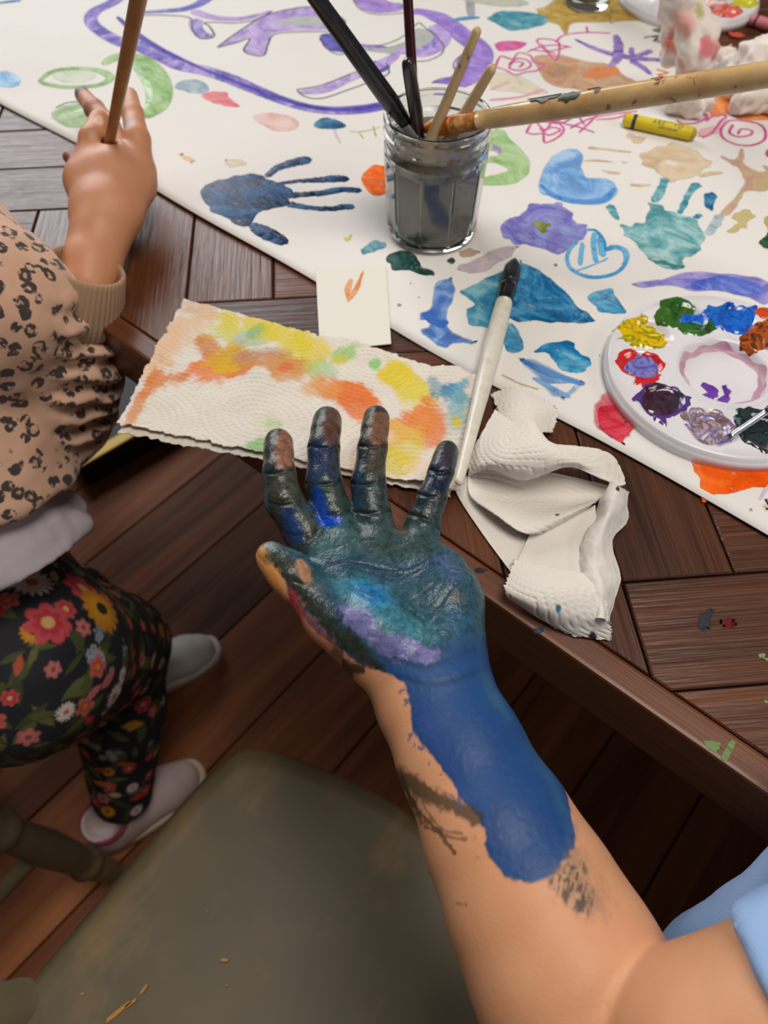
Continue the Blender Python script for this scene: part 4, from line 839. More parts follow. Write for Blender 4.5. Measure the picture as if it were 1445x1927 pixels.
for pts, wd in (([(775, 620), (810, 570), (835, 510), (845, 485)], [14, 17, 14, 20]), ([(925, 690), (960, 620), (990, 560), (1035, 515)], [9, 11, 12, 18]), ([(520, 640), (545, 690), (570, 725)], [15, 14, 6]), ([(1015, 715), (1050, 695)], [10, 12]), ([(1090, 810), (1130, 760), (1165, 700)], [14, 16, 18])): stroke('handprint_finger', pts, wd, ['#2f7f94', '#5fa3b0', '#8fbec2'] if wd[0] != 14 or pts[0][0] != 1090 else ['#8fa8b8', '#b0c2cc'], 'thick', K3, .0012, .0002, .0010)
blob('paint_daub', [(1065, 640), (1075, 580), (1105, 560), (1150, 575), (1155, 610), (1115, 665), (1085, 665)], ['#0f4f84', '#1f6a9c', '#4f96bc'], 'thick', K3, .001, .0006)
blob('paint_daub', [(1175, 355), (1240, 350), (1275, 310), (1310, 320), (1315, 400), (1400, 440), (1460, 420), (1470, 520), (1400, 560), (1320, 560), (1300, 620), (1240, 680), (1150, 720), (1120, 720), (1200, 650), (1250, 580), (1300, 500), (1280, 440), (1230, 410)], ['#c49c84', '#c9ad8a', '#bba87e'], 'wash', K3, .003, rag=.001)
blob('paint_daub', [(1225, 700), (1280, 665), (1350, 670), (1380, 700), (1330, 760), (1280, 780), (1225, 805), (1215, 770), (1250, 740)], ['#b9a860', '#c6b987', '#c0b06a'], 'wash', K3, .002, rag=.0012)
blob('paint_daub', [(1410, 720), (1460, 700), (1470, 780), (1430, 790)], ['#8fae5a', '#b9a860'], 'wash', K3, .002)
blob('paint_daub', [(1400, 860), (1420, 815), (1470, 800), (1480, 900), (1430, 900)], ['#1f4a28', '#2f5f38'], 'thick', K3, .0012, .0005)
blob('paint_daub', [(1435, 330), (1470, 280), (1480, 380), (1445, 370)], ['#b84a90'], 'wash', K3, .0015)
blob('green_leaf_stroke', [(430, 520), (470, 455), (530, 480), (590, 560), (598, 610), (560, 650), (490, 662), (415, 660), (425, 630), (480, 620), (520, 600), (470, 585), (430, 590), (440, 555), (500, 550)], GRN, 'wash', K6, .003)
blob('brush_stroke', [(455, 505), (500, 520), (510, 545), (460, 535)], ['#8a62b4', '#a584c4'], 'wash', K6, .002)
# ---- far right: pink crayon roses, brown and ochre washes
blob('paint_daub', [(650, 20), (740, -20), (900, -20), (1010, 50), (1000, 75), (900, 80), (760, 85), (730, 120), (700, 90), (640, 70), (620, 40)], ['#a8893a', '#bfa055', '#cdb884'], 'wash', K6, .004, rag=.0012)
blob('paint_daub', [(445, 60), (500, 40), (560, 42), (660, 55), (665, 80), (600, 100), (530, 108), (480, 85)], ['#2f7f94', '#4f98aa', '#8fbcc4'], 'wash', K6, .002, rag=.0012)
stroke('paint_daub', [(325, 72), (370, 65), (420, 62)], [8, 12, 7], ['#2a78b0', '#4f96c0'], 'wash', K6, .0015); blob('paint_daub', [(365, 0), (405, 0), (410, 60), (375, 60)], ['#8a8f98', '#a5a8ae'], 'wash', K6, .003)
blob('paint_daub', [(340, -10), (520, -15), (600, 10), (560, 25), (440, 20)], ['#b9bfa0', '#c9c4b0', '#9fb8b0'], 'wash', K6, .004)
blob('paint_daub', [(610, 200), (700, 195), (800, 215), (880, 225), (940, 270), (980, 290), (900, 310), (800, 325), (700, 310), (640, 280)], ['#b98a68', '#c69c7c', '#d0b094'], 'wash', K6, .004, rag=.001)
blob('paint_daub', [(770, 275), (830, 240), (900, 235), (930, 265), (860, 280), (800, 285)], ['#d0743f', '#d68a5a'], 'wash', K6, .003)
blob('paint_daub', [(470, 260), (560, 265), (660, 320), (640, 335), (540, 330), (455, 310)], ['#d6ccb4', '#dcd4c0'], 'wash', K6, .004)
for pts, wd in (([(455, 320), (530, 290)], 4), ([(455, 355), (560, 345), (650, 318)], 7)): stroke('brush_stroke', pts, wd, ['#dc8a9c', '#e0a5b0'], 'wash', K6, .0015)
VI = ['#6a52a0', '#8a72b8', '#a894cc']
for pts, wd in (([(760, 140), (850, 180), (960, 205), (1080, 215)], [6, 14, 18, 12]), ([(905, 125), (915, 170), (905, 215), (880, 235)], [12, 18, 16, 8]), ([(1030, 180), (970, 200), (960, 170)], [14, 12, 10]), ([(960, 215), (1000, 240), (1030, 265)], [14, 14, 6])): stroke('brush_stroke', pts, wd, VI, 'thick', K6, .0018, .0003, .0008)
blob('crayon_scribble', [(475, 155), (520, 145), (585, 152), (560, 175), (490, 182)], PNK, 'line', K6, .0008, rag=.0004)
for pts in ([(590, 185), (640, 165), (700, 160), (745, 168)], [(640, 155), (690, 215), (700, 150), (625, 140), (660, 180), (740, 165)], [(690, 150), (720, 125), (800, 115), (885, 118)], [(800, 95), (805, 118)], [(600, 175), (690, 190)]): stroke('crayon_line', pts, 4.2, PNK, 'line', K6)
for cx, cy, s_ in ((555, 228, 1.0),):
    stroke('crayon_line', [(cx - 78, cy + 8), (cx - 60, cy - 28), (cx - 20, cy - 18), (cx + 5, cy - 40), (cx + 45, cy - 30), (cx + 60, cy - 5), (cx + 95, cy), (cx + 70, cy + 22), (cx + 30, cy + 28), (cx - 10, cy + 38), (cx - 40, cy + 22), (cx - 78, cy + 10)], 4, PNK, 'line', K6)
    stroke('crayon_line', [(cx - 32, cy), (cx, cy - 20), (cx + 38, cy - 12), (cx + 45, cy + 8), (cx + 10, cy + 22), (cx - 28, cy + 14), (cx - 15, cy - 8), (cx + 20, cy - 4), (cx + 5, cy + 12)], 4, PNK, 'line', K6)
for pts in ([(30, 215), (80, 150), (140, 200), (190, 150), (250, 190), (220, 240), (140, 275), (130, 225), (70, 225), (30, 215)], [(70, 145), (160, 155), (240, 160), (330, 110), (380, 90)], [(180, 130), (260, 165), (330, 180), (430, 215)], [(290, 190), (400, 135), (520, 110), (680, 90)], [(340, 215), (420, 140), (480, 70), (540, 50)], [(330, 105), (370, 170)], [(110, 190), (160, 230), (230, 200), (180, 185), (130, 210)], [(440, 140), (560, 130), (640, 100)]): stroke('crayon_line', pts, 4.2, PNK, 'line', K3)
blob('crayon_scribble', [(500, 65), (560, 45), (640, 35), (640, 70), (590, 88), (530, 85)], PNK, 'line', K3, .0008)
for pts in ([(685, 30), (730, 48), (790, 40), (770, 10), (820, 15), (850, 40)], [(910, 145), (960, 165), (1040, 155), (1090, 120), (1060, 110), (980, 140)], [(1060, 245), (1120, 215), (1170, 150), (1200, 120), (1140, 110), (1080, 150)], [(1170, 190), (1180, 245), (1260, 285), (1350, 290), (1420, 260), (1430, 210), (1390, 165), (1290, 145), (1210, 150), (1170, 195)], [(1240, 170), (1220, 215), (1270, 240), (1340, 230), (1350, 205), (1290, 195), (1270, 225)]): stroke('crayon_line', pts, 5, PNK, 'line', K3)
blob('paint_daub', [(1040, 200), (1150, 180), (1160, 215), (1090, 240), (1045, 245)], ['#e0a8b4', '#e6bcc4'], 'wash', K3, .002)
blob('paint_daub', [(1110, 120), (1150, 20), (1280, -10), (1300, 60), (1460, 90), (1460, 145), (1330, 135), (1220, 110), (1150, 125)], ['#dc7428', '#e28a4a', '#e6a470'], 'wash', K3, .003, rag=.0014)
for pts in ([(420, 640), (520, 670), (430, 690), (530, 720), (420, 735)],): stroke('crayon_line', pts, 5, ['#e07f3f'], 'line', lambda x, y: (1150 + x / 4.898, y / 4.898))
KA = lambda x, y: (1150 + x / 4.898, y / 4.898)
for pts in ([(350, 150), (390, 130), (430, 145), (400, 185), (360, 180), (355, 150)], [(420, 190), (460, 150), (510, 190)], [(300, 350), (400, 330), (500, 325)], [(380, 345), (440, 330), (390, 380), (480, 345), (430, 390), (500, 360)]): stroke('pen_line', pts, 3.5, INK, 'line', KA)
blob('paint_daub', [(395, 270), (450, 255), (510, 280), (480, 305), (410, 300)], ['#4a5a3a', '#6a7a55'], 'wash', KA, .0012)
blob('paint_daub', [(1085, 285), (1150, 300), (1240, 325), (1210, 340), (1120, 335)], ['#c2321f', '#d05040'], 'thick', KA, .0012, .0003); stroke('paint_daub', [(940, 310), (1010, 325), (960, 330)], 5, ['#c23a3a'], 'wash', KA)
stroke('brush_stroke', [(1000, 440), (1070, 440), (1110, 410)], 5, ['#dca88f'], 'wash', KA)
blob('paint_daub', [(-20, 60), (100, 50), (250, 110), (330, 170), (250, 200), (100, 190), (-20, 215)], ['#a8893a', '#bf9f50', '#c9b078'], 'wash', KA, .004)
blob('paint_daub', [(330, 0), (500, 10), (510, 90), (430, 100), (350, 50)], ['#d0907c', '#d8a898'], 'wash', KA, .003)
# table-top drips
for pts, c in (([(1150, 580), (1190, 560), (1210, 600), (1200, 660), (1160, 665)], '#3a3a42'), ([(1230, 610), (1290, 595), (1325, 625), (1300, 655), (1240, 645)], '#6a2020')):
    o = blob('paint_stain', pts, [c], 'wash', lambda x, y: (820 + x / 2.312, 900 + y / 2.312), .003, z=TZ, parent=table)
KS = lambda x, y: (820 + x / 2.312, 900 + y / 2.312)
for pts, c in (([(1155, 1140), (1240, 1150), (1240, 1180), (1215, 1190), (1190, 1180)], '#6f8a55'), ([(1275, 1155), (1310, 1155), (1280, 1220), (1240, 1218)], '#6f8a55'), ([(1395, 765), (1430, 758), (1432, 778), (1405, 780)], '#7a9a68'), ([(1420, 785), (1445, 780), (1440, 795)], '#7a9a68'), ([(168, 395), (190, 385), (222, 398), (200, 415), (175, 410)], '#2a2f3a'), ([(425, 655), (460, 650), (470, 640), (460, 670), (435, 672)], '#2f3f55'), ([(1430, 970), (1445, 965), (1445, 985)], '#7a9a68')):
    blob('paint_stain', pts, [c], 'thick', KS, .0006, .00003, .0003, z=TZ, parent=table)
# ================================================================== jar of dirty water with brushes
GZ = PZ + .0002
m = M('jar_glass', '#f2f6f2', .02, Transmission_Weight=1.0, IOR=1.45); MAT_GLASS = m.m
m = M('murky_water', rough=.22); v = m.coord('Object'); n = m.noise(v, 45, 3, .5); m.col(m.ramp(n, [(.3, '#625a56'), (.55, '#756c66'), (.75, '#5f5a62')])); MAT_WATER = m.m
JC = P(812, 432, GZ)
jar = tag(empty('glass_jar', JC), 'faceted glass jar of murky grey water holding paint brushes', 'jar')
def jar_prof(pr, seg=120, nf=10, z0=.006, z1=.066):
    ang = np.arange(seg) / seg * 2 * np.pi + .2; V = []
    for r, z in pr:
        k = sstep(z0, z0 + .004, z) * (1 - sstep(z1 - .004, z1 + .003, z)); a = (ang % (2 * np.pi / nf)) - np.pi / nf
        f = 1 - k * (1 - math.cos(math.pi / nf) / np.cos(a)) * 1.0
        V.append(np.stack([r * f * np.cos(ang), r * f * np.sin(ang), np.full(seg, z)], 1))
    return V
outer = [(.0, .0), (.028, .0), (.0325, .0008), (.0348, .003), (.0362, .007), (.0366, .012), (.0374, .03), (.0384, .05), (.0390, .062), (.0392, .068), (.0388, .072), (.0374, .0755), (.0371, .0775), (.0380, .079), (.0392, .0805), (.0395, .083), (.0388, .0855), (.0386, .088), (.0393, .0895), (.0394, .0915), (.0385, .0935), (.0372, .0940)]
inner = [(.0362, .0934), (.0358, .091), (.0356, .083), (.0354, .077), (.0366, .069), (.0364, .060), (.0354, .04), (.0344, .02), (.0334, .009), (.030, .0055), (.0, .005)]
V = np.concatenate(jar_prof(outer) + jar_prof(inner, z0=.008, z1=.066)); obj('glass', V, grid_faces(len(outer) + len(inner), 120, False, True)[:, ::-1], MAT_GLASS, jar, False)
wat = [(.0, .0056), (.0298, .0060), (.0330, .0095), (.0340, .02), (.0350, .04), (.0360, .060), (.0362, .0675), (.0353, .0735), (.0350, .0738), (.0, .0734)]
V = np.concatenate(jar_prof(wat, z0=.008, z1=.066)); obj('dirty_water', V, grid_faces(len(wat), 120, False, True)[:, ::-1], MAT_WATER, jar, False)

def lacquer(name, cols, rough=.25, sc=90, stretch=(1, 1, 1)):
    m = M(name, rough=rough); v = m.coord('Object', stretch); n = m.noise(v, sc, 3, .6); m.col(m.ramp(n, [(.35 + .3 * i / max(len(cols) - 1, 1), c) for i, c in enumerate(cols)])); return m.m
MAT_BLACKL = lacquer('black_lacquer', ['#17181c', '#25262b'], .22); MAT_MAROON = lacquer('maroon_lacquer', ['#2a0d12', '#3a141a'], .2); MAT_PLUM = lacquer('plum_lacquer', ['#231a22', '#35262e'], .2)
m = M('raw_wood', rough=.55); v = m.coord('Object', (1, 1, 1)); n = m.noise(v, 60, 4, .6); n2 = m.noise(v, 130, 2, .5); c = m.ramp(n, [(.3, '#a98a66'), (.6, '#c2a57e'), (.8, '#b3946c')]); m.col(m.mix(m.ramp(n2, [(.66, 0.0), (.70, .8)]), c, '#4a5a70')); MAT_RAW = m.m
m = M('varnished_wood', rough=.17); v = m.coord('Object'); n = m.noise(v, 40, 4, .6); n2 = m.noise(v, 85, 3, .6); c = m.ramp(n, [(.3, '#b08a55'), (.6, '#cfae7c'), (.8, '#bf9a64')]); c = m.mix(m.ramp(n2, [(.63, 0.0), (.68, .85)]), c, '#7a3a30'); m.col(c); MAT_VARN = m.m
m = M('child_brush_wood', rough=.35); v = m.coord('Object'); n = m.noise(v, 40, 4, .6); m.col(m.ramp(n, [(.3, '#94683a'), (.6, '#b08048'), (.8, '#9c7040')])); MAT_HONEY = m.m
MAT_FERR = M('ferrule_metal', '#b9bcc0', .25, Metallic=1.0).m
MAT_WHITEL = lacquer('cream_lacquer', ['#c9c4b4', '#d8d4c8', '#cfcab8'], .28, 60)
def bristle_mat(name, c1, c2, rough=.5):
    m = M(name, rough=rough); v = m.coord('Object'); n = m.noise(v, 120, 3, .6); m.col(m.ramp(n, [(.35, c1), (.65, c2)])); m.bump(m.noise(v, 900, 2, .6), .5, .0008); return m.m
MAT_BR_BLACK = bristle_mat('black_bristle', '#0e0f12', '#22242a'); MAT_BR_WET = bristle_mat('wet_bristle', '#2a201c', '#4a3a30'); MAT_BR_YEL = bristle_mat('yellow_bristle', '#e0a010', '#b8460f', .35)
def lerp(a, b, t): return np.asarray(a) + (np.asarray(b) - np.asarray(a)) * t
def brush(label, tip, end, Lb, Lf, rb, rf, prof, mh, mb, mf, name='paint_brush', group=None, round_end=True):
    """tip: bristle end, end: handle end; prof = [(fraction of handle, radius)]"""
    tip = np.asarray(tip); end = np.asarray(end); L = np.linalg.norm(end - tip); d = (end - tip) / L
    b = tag(empty(name, tip), label, 'paint brush', group)
    pt = [0, Lb * .15, Lb * .4, Lb * .75, Lb]; V, Q = tube([d * x for x in pt], [rb * .12, rb * .5, rb * .95, rb, rf * .9], 14); obj('bristles', V, Q, mb, b)
    pt = [Lb - .0005, Lb + Lf * .08, Lb + Lf * .2, Lb + Lf * .25, Lb + Lf * .3, Lb + Lf * .9, Lb + Lf]; V, Q = tube([d * x for x in pt], [rf, rf * 1.02, rf * 1.02, rf * 1.1, rf * 1.02, rf * 1.0, rf * .97], 18); obj('ferrule', V, Q, mf, b)
    h0 = Lb + Lf - .001; LH = L - h0; fr = [p[0] for p in prof]; rr = [p[1] for p in prof]
    ts = np.linspace(0, 1, 26); rs = np.interp(ts, fr, rr); pth = [d * (h0 + LH * t) for t in ts]
    if round_end:
        re = rs[-1]
        for k in range(1, 6): th = k / 5 * math.pi / 2 * .97; pth.append(d * (L + re * math.sin(th))); rs = np.r_[rs, re * math.cos(th)]
    V, Q = tube(pth, rs, 18); obj('handle', V, Q, mh, b); return b
def through(a, b, back, fwd): a = np.asarray(a); b = np.asarray(b); u = (b - a) / np.linalg.norm(b - a); return a - u * back, b + u * fwd
BG_ = 'brushes standing in the water jar'
a, b = through(P(769, 240, .836), D(590, -10, .45), .030, .06); brush('thick matt black brush handle leaning out of the jar towards the child', a, b, .016, .02, .004, .0045, [(0, .0046), (.12, .0066), (.45, .0058), (1, .0042)], MAT_BLACKL, MAT_BR_WET, MAT_FERR, group=BG_)
a, b = through(P(780, 217, .842), D(767, -5, .50), .040, .05); brush('tall thin dark maroon brush handle rising upright from the jar', a, b, .016, .014, .003, .0032, [(0, .0032), (.3, .0037), (1, .0032)], MAT_MAROON, MAT_BR_WET, MAT_FERR, group=BG_)
a, b = through(P(788, 246, .833), D(768, 121, .48), .035, 0); brush('short plum black brush handle with rounded end standing in the jar', a, b, .014, .014, .0032, .0036, [(0, .0036), (.4, .0050), (.9, .0046), (1, .0042)], MAT_PLUM, MAT_BR_WET, MAT_FERR, group=BG_)
def stick(label, a, b, r0, r1):
    a, b = np.asarray(a), np.asarray(b); s_ = tag(empty('craft_stick', a), label, 'craft stick', 'wooden sticks standing in the water jar'); pth, rad = round_ends(a - a, b - a, r0, r1, 16)
    V, Q = tube(pth, rad, 16, True, .85); obj('shaft', V, Q, MAT_RAW, s_); return s_
a, b = through(P(812, 258, .832), D(901, 50, .485), .022, 0); stick('longer speckled wooden stick standing in the jar', a, b, .0050, .0036)
a, b = through(P(848, 258, .832), D(930, 121, .495), .024, 0); stick('shorter speckled wooden stick standing in the jar', a, b, .0056, .0040)
ferr_gold = lacquer('stained_ferrule', ['#c49a50', '#b5602a', '#cfa868'], .3, 140)
a, b = P(792, 244, .832), D(1465, 137, .415); u_ = (b - a) / np.linalg.norm(b - a)
big = brush('thick varnished wooden brush handle resting across the jar rim, with yellow bristles', a, b + u_ * .05, .026, .022, .0062, .0062, [(0, .0062), (.1, .0070), (.35, .0078), (.7, .0074), (1, .006)], MAT_VARN, MAT_BR_YEL, ferr_gold, group=BG_)
def smudge_on(par, a, u, spots, r):         # paint smears that wrap the round handle
    for t, c, L, wth, ph in spots:
        n1, n2 = 10, 7; V = []; side = np.cross(u, [0, 0, 1.0]); side /= np.linalg.norm(side); up = np.cross(side, u)
        for i in range(n1):
            for j in range(n2):
                f = (j / (n2 - 1) - .5); wob_ = math.sin(i * 1.7 + t * 40) * .25; an = math.pi / 2 + ph + f * wth * (1 - abs(i / (n1 - 1) - .5) * 1.2) + wob_ * .4
                V.append(u * (t + (i / (n1 - 1) - .5) * L) + (side * math.cos(an) + up * math.sin(an)) * (r + .00025))
        obj('paint_smear', V, [tuple(q) for q in grid_faces(n1, n2)], lacquer('smear', [c, c], .4), par)
smudge_on(big, a, u_, [(.098, '#26301f', .022, 1.6, .2), (.115, '#303a24', .014, 1.0, -.4), (.128, '#a8443c', .008, 1.0, .5), (.133, '#5a2a2a', .004, .8, -.2), (.085, '#8a4a70', .004, .6, .6), (.165, '#7a3a58', .003, .6, .8), (.17, '#9a5a40', .005, .6, .0)], .0079)

# ================================================================== black-bristled brush lying over the towels
a, b = P(969, 487, PZ + .0045), P(864, 905, TZ + .021)
d_ = np.linalg.norm(b - a)
lay_b = brush('cream handled brush with black bristles lying between the two paper towels', a, b, .034, .026, .0068, .0062, [(0, .0062), (.12, .0066), (.35, .0064), (.7, .0045), (1, .0028)], MAT_WHITEL, MAT_BR_BLACK, MAT_BLACKL)

# ================================================================== palettes
m = M('palette_plastic', rough=.22); v = m.coord('Object'); n = m.noise(v, 30, 4, .6); m.col(m.mix(m.ramp(n, [(.52, 0.0), (.75, .35)]), '#dcdade', '#c3b8cc')); MAT_PAL = m.m
WELLS = [math.radians(174 - 36 * k) for k in range(10)]
def pal_h(x, y):
    x = np.asarray(x, float); y = np.asarray(y, float); r = np.hypot(x, y); h = np.full(x.shape, .0100)
    h = h - .0060 * (1 - sstep(.0265, .0305, r)) + .0009 * np.exp(-((r - .0325) / .0018) ** 2)
    for a in WELLS:
        dx = x - .0555 * math.cos(a); dy = y - .0555 * math.sin(a); ur = dx * math.cos(a) + dy * math.sin(a); ut = -dx * math.sin(a) + dy * math.cos(a)
        q = np.hypot(ur / .0165, ut / .0135); h = h - .0052 * (1 - sstep(.55, 1.0, q)) + .0005 * np.exp(-((q - 1.08) / .08) ** 2)
    return h + .0012 * sstep(.072, .0765, r) - .004 * sstep(.0768, .079, r)
def make_palette(label, c, rz):
    p = tag(empty('paint_palette', c, rz), label, 'palette'); rs = np.r_[np.linspace(0, .0765, 70), .0775, .0783, .0788, .079]; seg = 200; an = np.arange(seg) / seg * 2 * np.pi; V = []
    for r in rs: x = r * np.cos(an); y = r * np.sin(an); V.append(np.stack([x, y, pal_h(x, y)], 1))
    for r, z in ((.0788, .0), (.0775, .0), (.0770, .0025), (.05, .0028), (.0, .0028)): V.append(np.stack([r * np.cos(an), r * np.sin(an), np.full(seg, z)], 1))
    obj('dish', np.concatenate(V), grid_faces(len(V), seg, False, True)[:, ::1], MAT_PAL, p); return p
def wet_mat(cols, rough=.12):
    m = M('wet_paint', rough=rough, Coat_Weight=.5, Coat_Roughness=.05); v = m.coord('Object', rnd=True); n = m.noise(v, 75, 3, .55, 2.2); k = len(cols)
    m.col(m.ramp(n, [(.32 + .36 * i / max(k - 1, 1), c) for i, c in enumerate(cols)])); m.bump(m.noise(v, 120, 2, .5, 1.5), .25, .0012); return m.m
def pal_daub(par, pts, cols, cv, level=.0072, lump=.0009, lift=.0005, rag=.0006):
    c0 = np.array(par.location); rz = par.rotation_euler[2]
    w_ = np.array([P(*cv(*p), c0[2] + .0102) for p in pts]); l = to_local(w_, c0, rz)[:, :2]; l = jag(catmull(l, 7, True), rag, seed=len(pts)); n = len(l); cen = l.mean(0); V = []; R = 14
    for k in range(R + 1):
        f = 1 - k / R; q = cen + (l - cen) * f; h = pal_h(q[:, 0], q[:, 1]); th = lift * min(1, k / 2)
        z = np.maximum(h + th, np.minimum(level, h + .004) if k > 1 else h) + (fbm(np.c_[q, q[:, :1] * 0 + len(pts)], 95, 0, 2) - .35) * lump * 1.6 * min(1, k / 2)
        if k == 0: z = h - .0002
        V.append(np.c_[q, z])
    V = np.concatenate(V); a_ = .5 * np.sum(l[:, 0] * np.roll(l[:, 1], -1) - np.roll(l[:, 0], -1) * l[:, 1]); F_ = grid_faces(R + 1, n, False, True)
    return obj('paint_daub', V, F_ if a_ > 0 else F_[:, ::-1], wet_mat(cols), par)
palette = make_palette('white round paint palette with messy wells beside the orange paint patch', np.array([.229, .365, PZ]), 0)
pal_daub(palette, [(220, 400), (300, 380), (370, 330), (430, 310), (450, 280), (490, 310), (500, 350), (580, 390), (650, 450), (665, 500), (640, 560), (560, 575), (480, 560), (400, 560), (340, 520), (290, 490), (240, 500), (270, 460)], ['#c98a00', '#e8c400', '#7d7a10', '#f0d818'], K2, .0070)
pal_daub(palette, [(540, 330), (580, 250), (590, 200), (700, 170), (800, 180), (870, 230), (890, 290), (1000, 340), (1040, 410), (960, 460), (880, 470), (780, 460), (700, 410), (600, 380)], ['#20401c', '#2f6a24', '#3a5a20', '#4a8a30'], K2, .0076)
pal_daub(palette, [(710, 340), (740, 300), (820, 285), (920, 270), (975, 220), (1040, 240), (1140, 200), (1180, 220), (1280, 240), (1380, 240), (1350, 330), (1310, 390), (1250, 430), (1130, 440), (1060, 400), (1000, 400), (900, 370), (780, 365)], ['#0b3a8c', '#1556c4', '#1f6fd0', '#0f4a9c'], K2, .0082, .0012)
pal_daub(palette, [(1340, 280), (1460, 250), (1470, 310), (1400, 330)], ['#c8401c', '#d85a28'], K2, .009)
pal_daub(palette, [(1220, 480), (1260, 420), (1310, 370), (1400, 345), (1470, 340), (1480, 560), (1400, 570), (1350, 610), (1290, 580), (1230, 540)], ['#2e2414', '#6a3514', '#c25a1c', '#3a2c18'], K2, .0076)
pal_daub(palette, [(245, 640), (270, 590), (340, 570), (420, 590), (500, 590), (580, 630), (640, 690), (610, 740), (600, 800), (530, 850), (460, 870), (380, 850), (420, 820), (300, 760), (255, 700)], ['#b01a24', '#d02a30', '#c4242c'], K2, .0066)
pal_daub(palette, [(300, 690), (350, 630), (430, 595), (520, 620), (590, 680), (570, 760), (490, 800), (400, 790), (330, 750)], ['#2a3f8c', '#5a5cb0', '#8a86c8', '#3a4a9c'], K2, .0080)
pal_daub(palette, [(360, 960), (430, 900), (460, 850), (540, 830), (640, 850), (740, 890), (800, 940), (850, 960), (820, 1040), (740, 1090), (660, 1120), (640, 1190), (560, 1150), (490, 1090), (420, 990)], ['#4a2a6a', '#5a3a88', '#3a2a60'], K2, .0066)
pal_daub(palette, [(450, 930), (470, 870), (560, 835), (680, 870), (780, 920), (800, 990), (760, 1050), (660, 1090), (560, 1070), (480, 1020)], ['#141a1c', '#4a1a30', '#26323c', '#5a2a48'], K2, .0080)
pal_daub(palette, [(730, 1070), (800, 1060), (860, 1030), (960, 1050), (1060, 1060), (1140, 1120), (1190, 1200), (1150, 1290), (1060, 1320), (960, 1300), (870, 1240), (800, 1190), (760, 1140)], ['#8a7a20', '#b9a6cc', '#7a5a2c', '#8a86c0', '#d8ccd8'], K2, .0066)
pal_daub(palette, [(1170, 1110), (1210, 1040), (1300, 1030), (1400, 1040), (1480, 1060), (1490, 1330), (1420, 1390), (1320, 1340), (1240, 1280), (1200, 1200)], ['#1f2828', '#2f3c3e', '#14181a', '#5a7078'], K2, .0080)
pal_daub(palette, [(930, 800), (1000, 795), (1060, 830), (1080, 880), (1040, 920), (960, 920), (920, 910), (1000, 870)], ['#5a2a90', '#7a4ab0'], K2, .004, .0004)
pal_daub(palette, [(1100, 810), (1150, 800), (1185, 860), (1160, 910), (1150, 960), (1080, 960), (1060, 920), (1120, 890), (1140, 850)], ['#5a2a90', '#7a4ab0'], K2, .004, .0004)
# pink ring where washed paint dried in the middle well
an = np.linspace(0, 2 * np.pi, 90, endpoint=False); Vr = []
for r, dz in ((.0242, .0002), (.0268, .0003), (.0285, .0003)):
    rr = r + .0008 * np.sin(an * 5 + 1) + .0006 * np.sin(an * 11); x = rr * np.cos(an); y = rr * np.sin(an); Vr.append(np.stack([x, y, pal_h(x, y) + dz], 1))
m = M('pink_wash', rough=.35); nz_ = m.noise(m.coord('Object'), 45, 3, .6); m.col(m.ramp(nz_, [(.3, '#b8526c'), (.6, '#c98aa8'), (.75, '#a85aa0')])); m.alpha(m.ramp(nz_, [(.35, .05), (.65, .7)])); obj('dried_wash', np.concatenate(Vr), grid_faces(3, 90, False, True)[:, ::-1], m.m, palette)
a, b = P(1352, 836, PZ + .0125), P(1530, 715, PZ + .040)
brush('fine brush with metal ferrule and maroon handle lying on the palette', a, b, .008, .027, .0014, .0019, [(0, .0022), (.15, .0032), (.5, .0034), (1, .002)], MAT_MAROON, bristle_mat('lilac_bristle', '#6a5a9c', '#8a7ab8'), MAT_FERR)
pal2 = make_palette('white round paint palette at the far edge behind the red stained tissue', P(1296, -12, TZ + .0105) * [1, 1, 0] + [0, 0, TZ + .0005], .3)
KA2 = lambda x, y: (1150 + x / 4.898, y / 4.898)
for pts, cols in (([(760, 40), (850, 30), (900, 90), (830, 110), (770, 70)], ['#1a1a1c', '#c84a1c']), ([(880, 60), (960, 30), (1080, 30), (1160, 60), (1220, 100), (1140, 150), (1020, 110), (960, 140), (900, 110)], ['#c83a30', '#e06a60', '#e8a09a']), ([(1080, 20), (1150, -30), (1300, -30), (1360, 20), (1330, 60), (1240, 75), (1130, 60)], ['#b0b01c', '#d8d040', '#90a020']), ([(900, -40), (1000, -60), (1080, -30), (1000, 10)], ['#d85a2c', '#e8906c'])):
    pal_daub(pal2, pts, cols, KA2, .0080)

# ================================================================== tumbler at the far side
tum = tag(empty('glass_tumbler', P(1104, 8, GZ)), 'clear glass tumbler of brown rinse water on the ochre wash', 'glass')
po = [(0, 0), (.022, 0), (.0243, .001), (.0246, .004), (.0256, .02), (.0285, .09), (.0285, .092), (.0272, .092), (.0268, .09), (.0243, .02), (.0228, .011), (.02, .0095), (0, .009)]
V, Q = lathe(po, 64); obj('glass', V, Q, MAT_GLASS, tum); V, Q = lathe([(0, .0095), (.0198, .01), (.0225, .0115), (.0240, .02), (.0250, .045), (.0, .045)], 64); obj('rinse_water', V, Q, M('rinse_water', '#9a6a58', .2).m, tum)

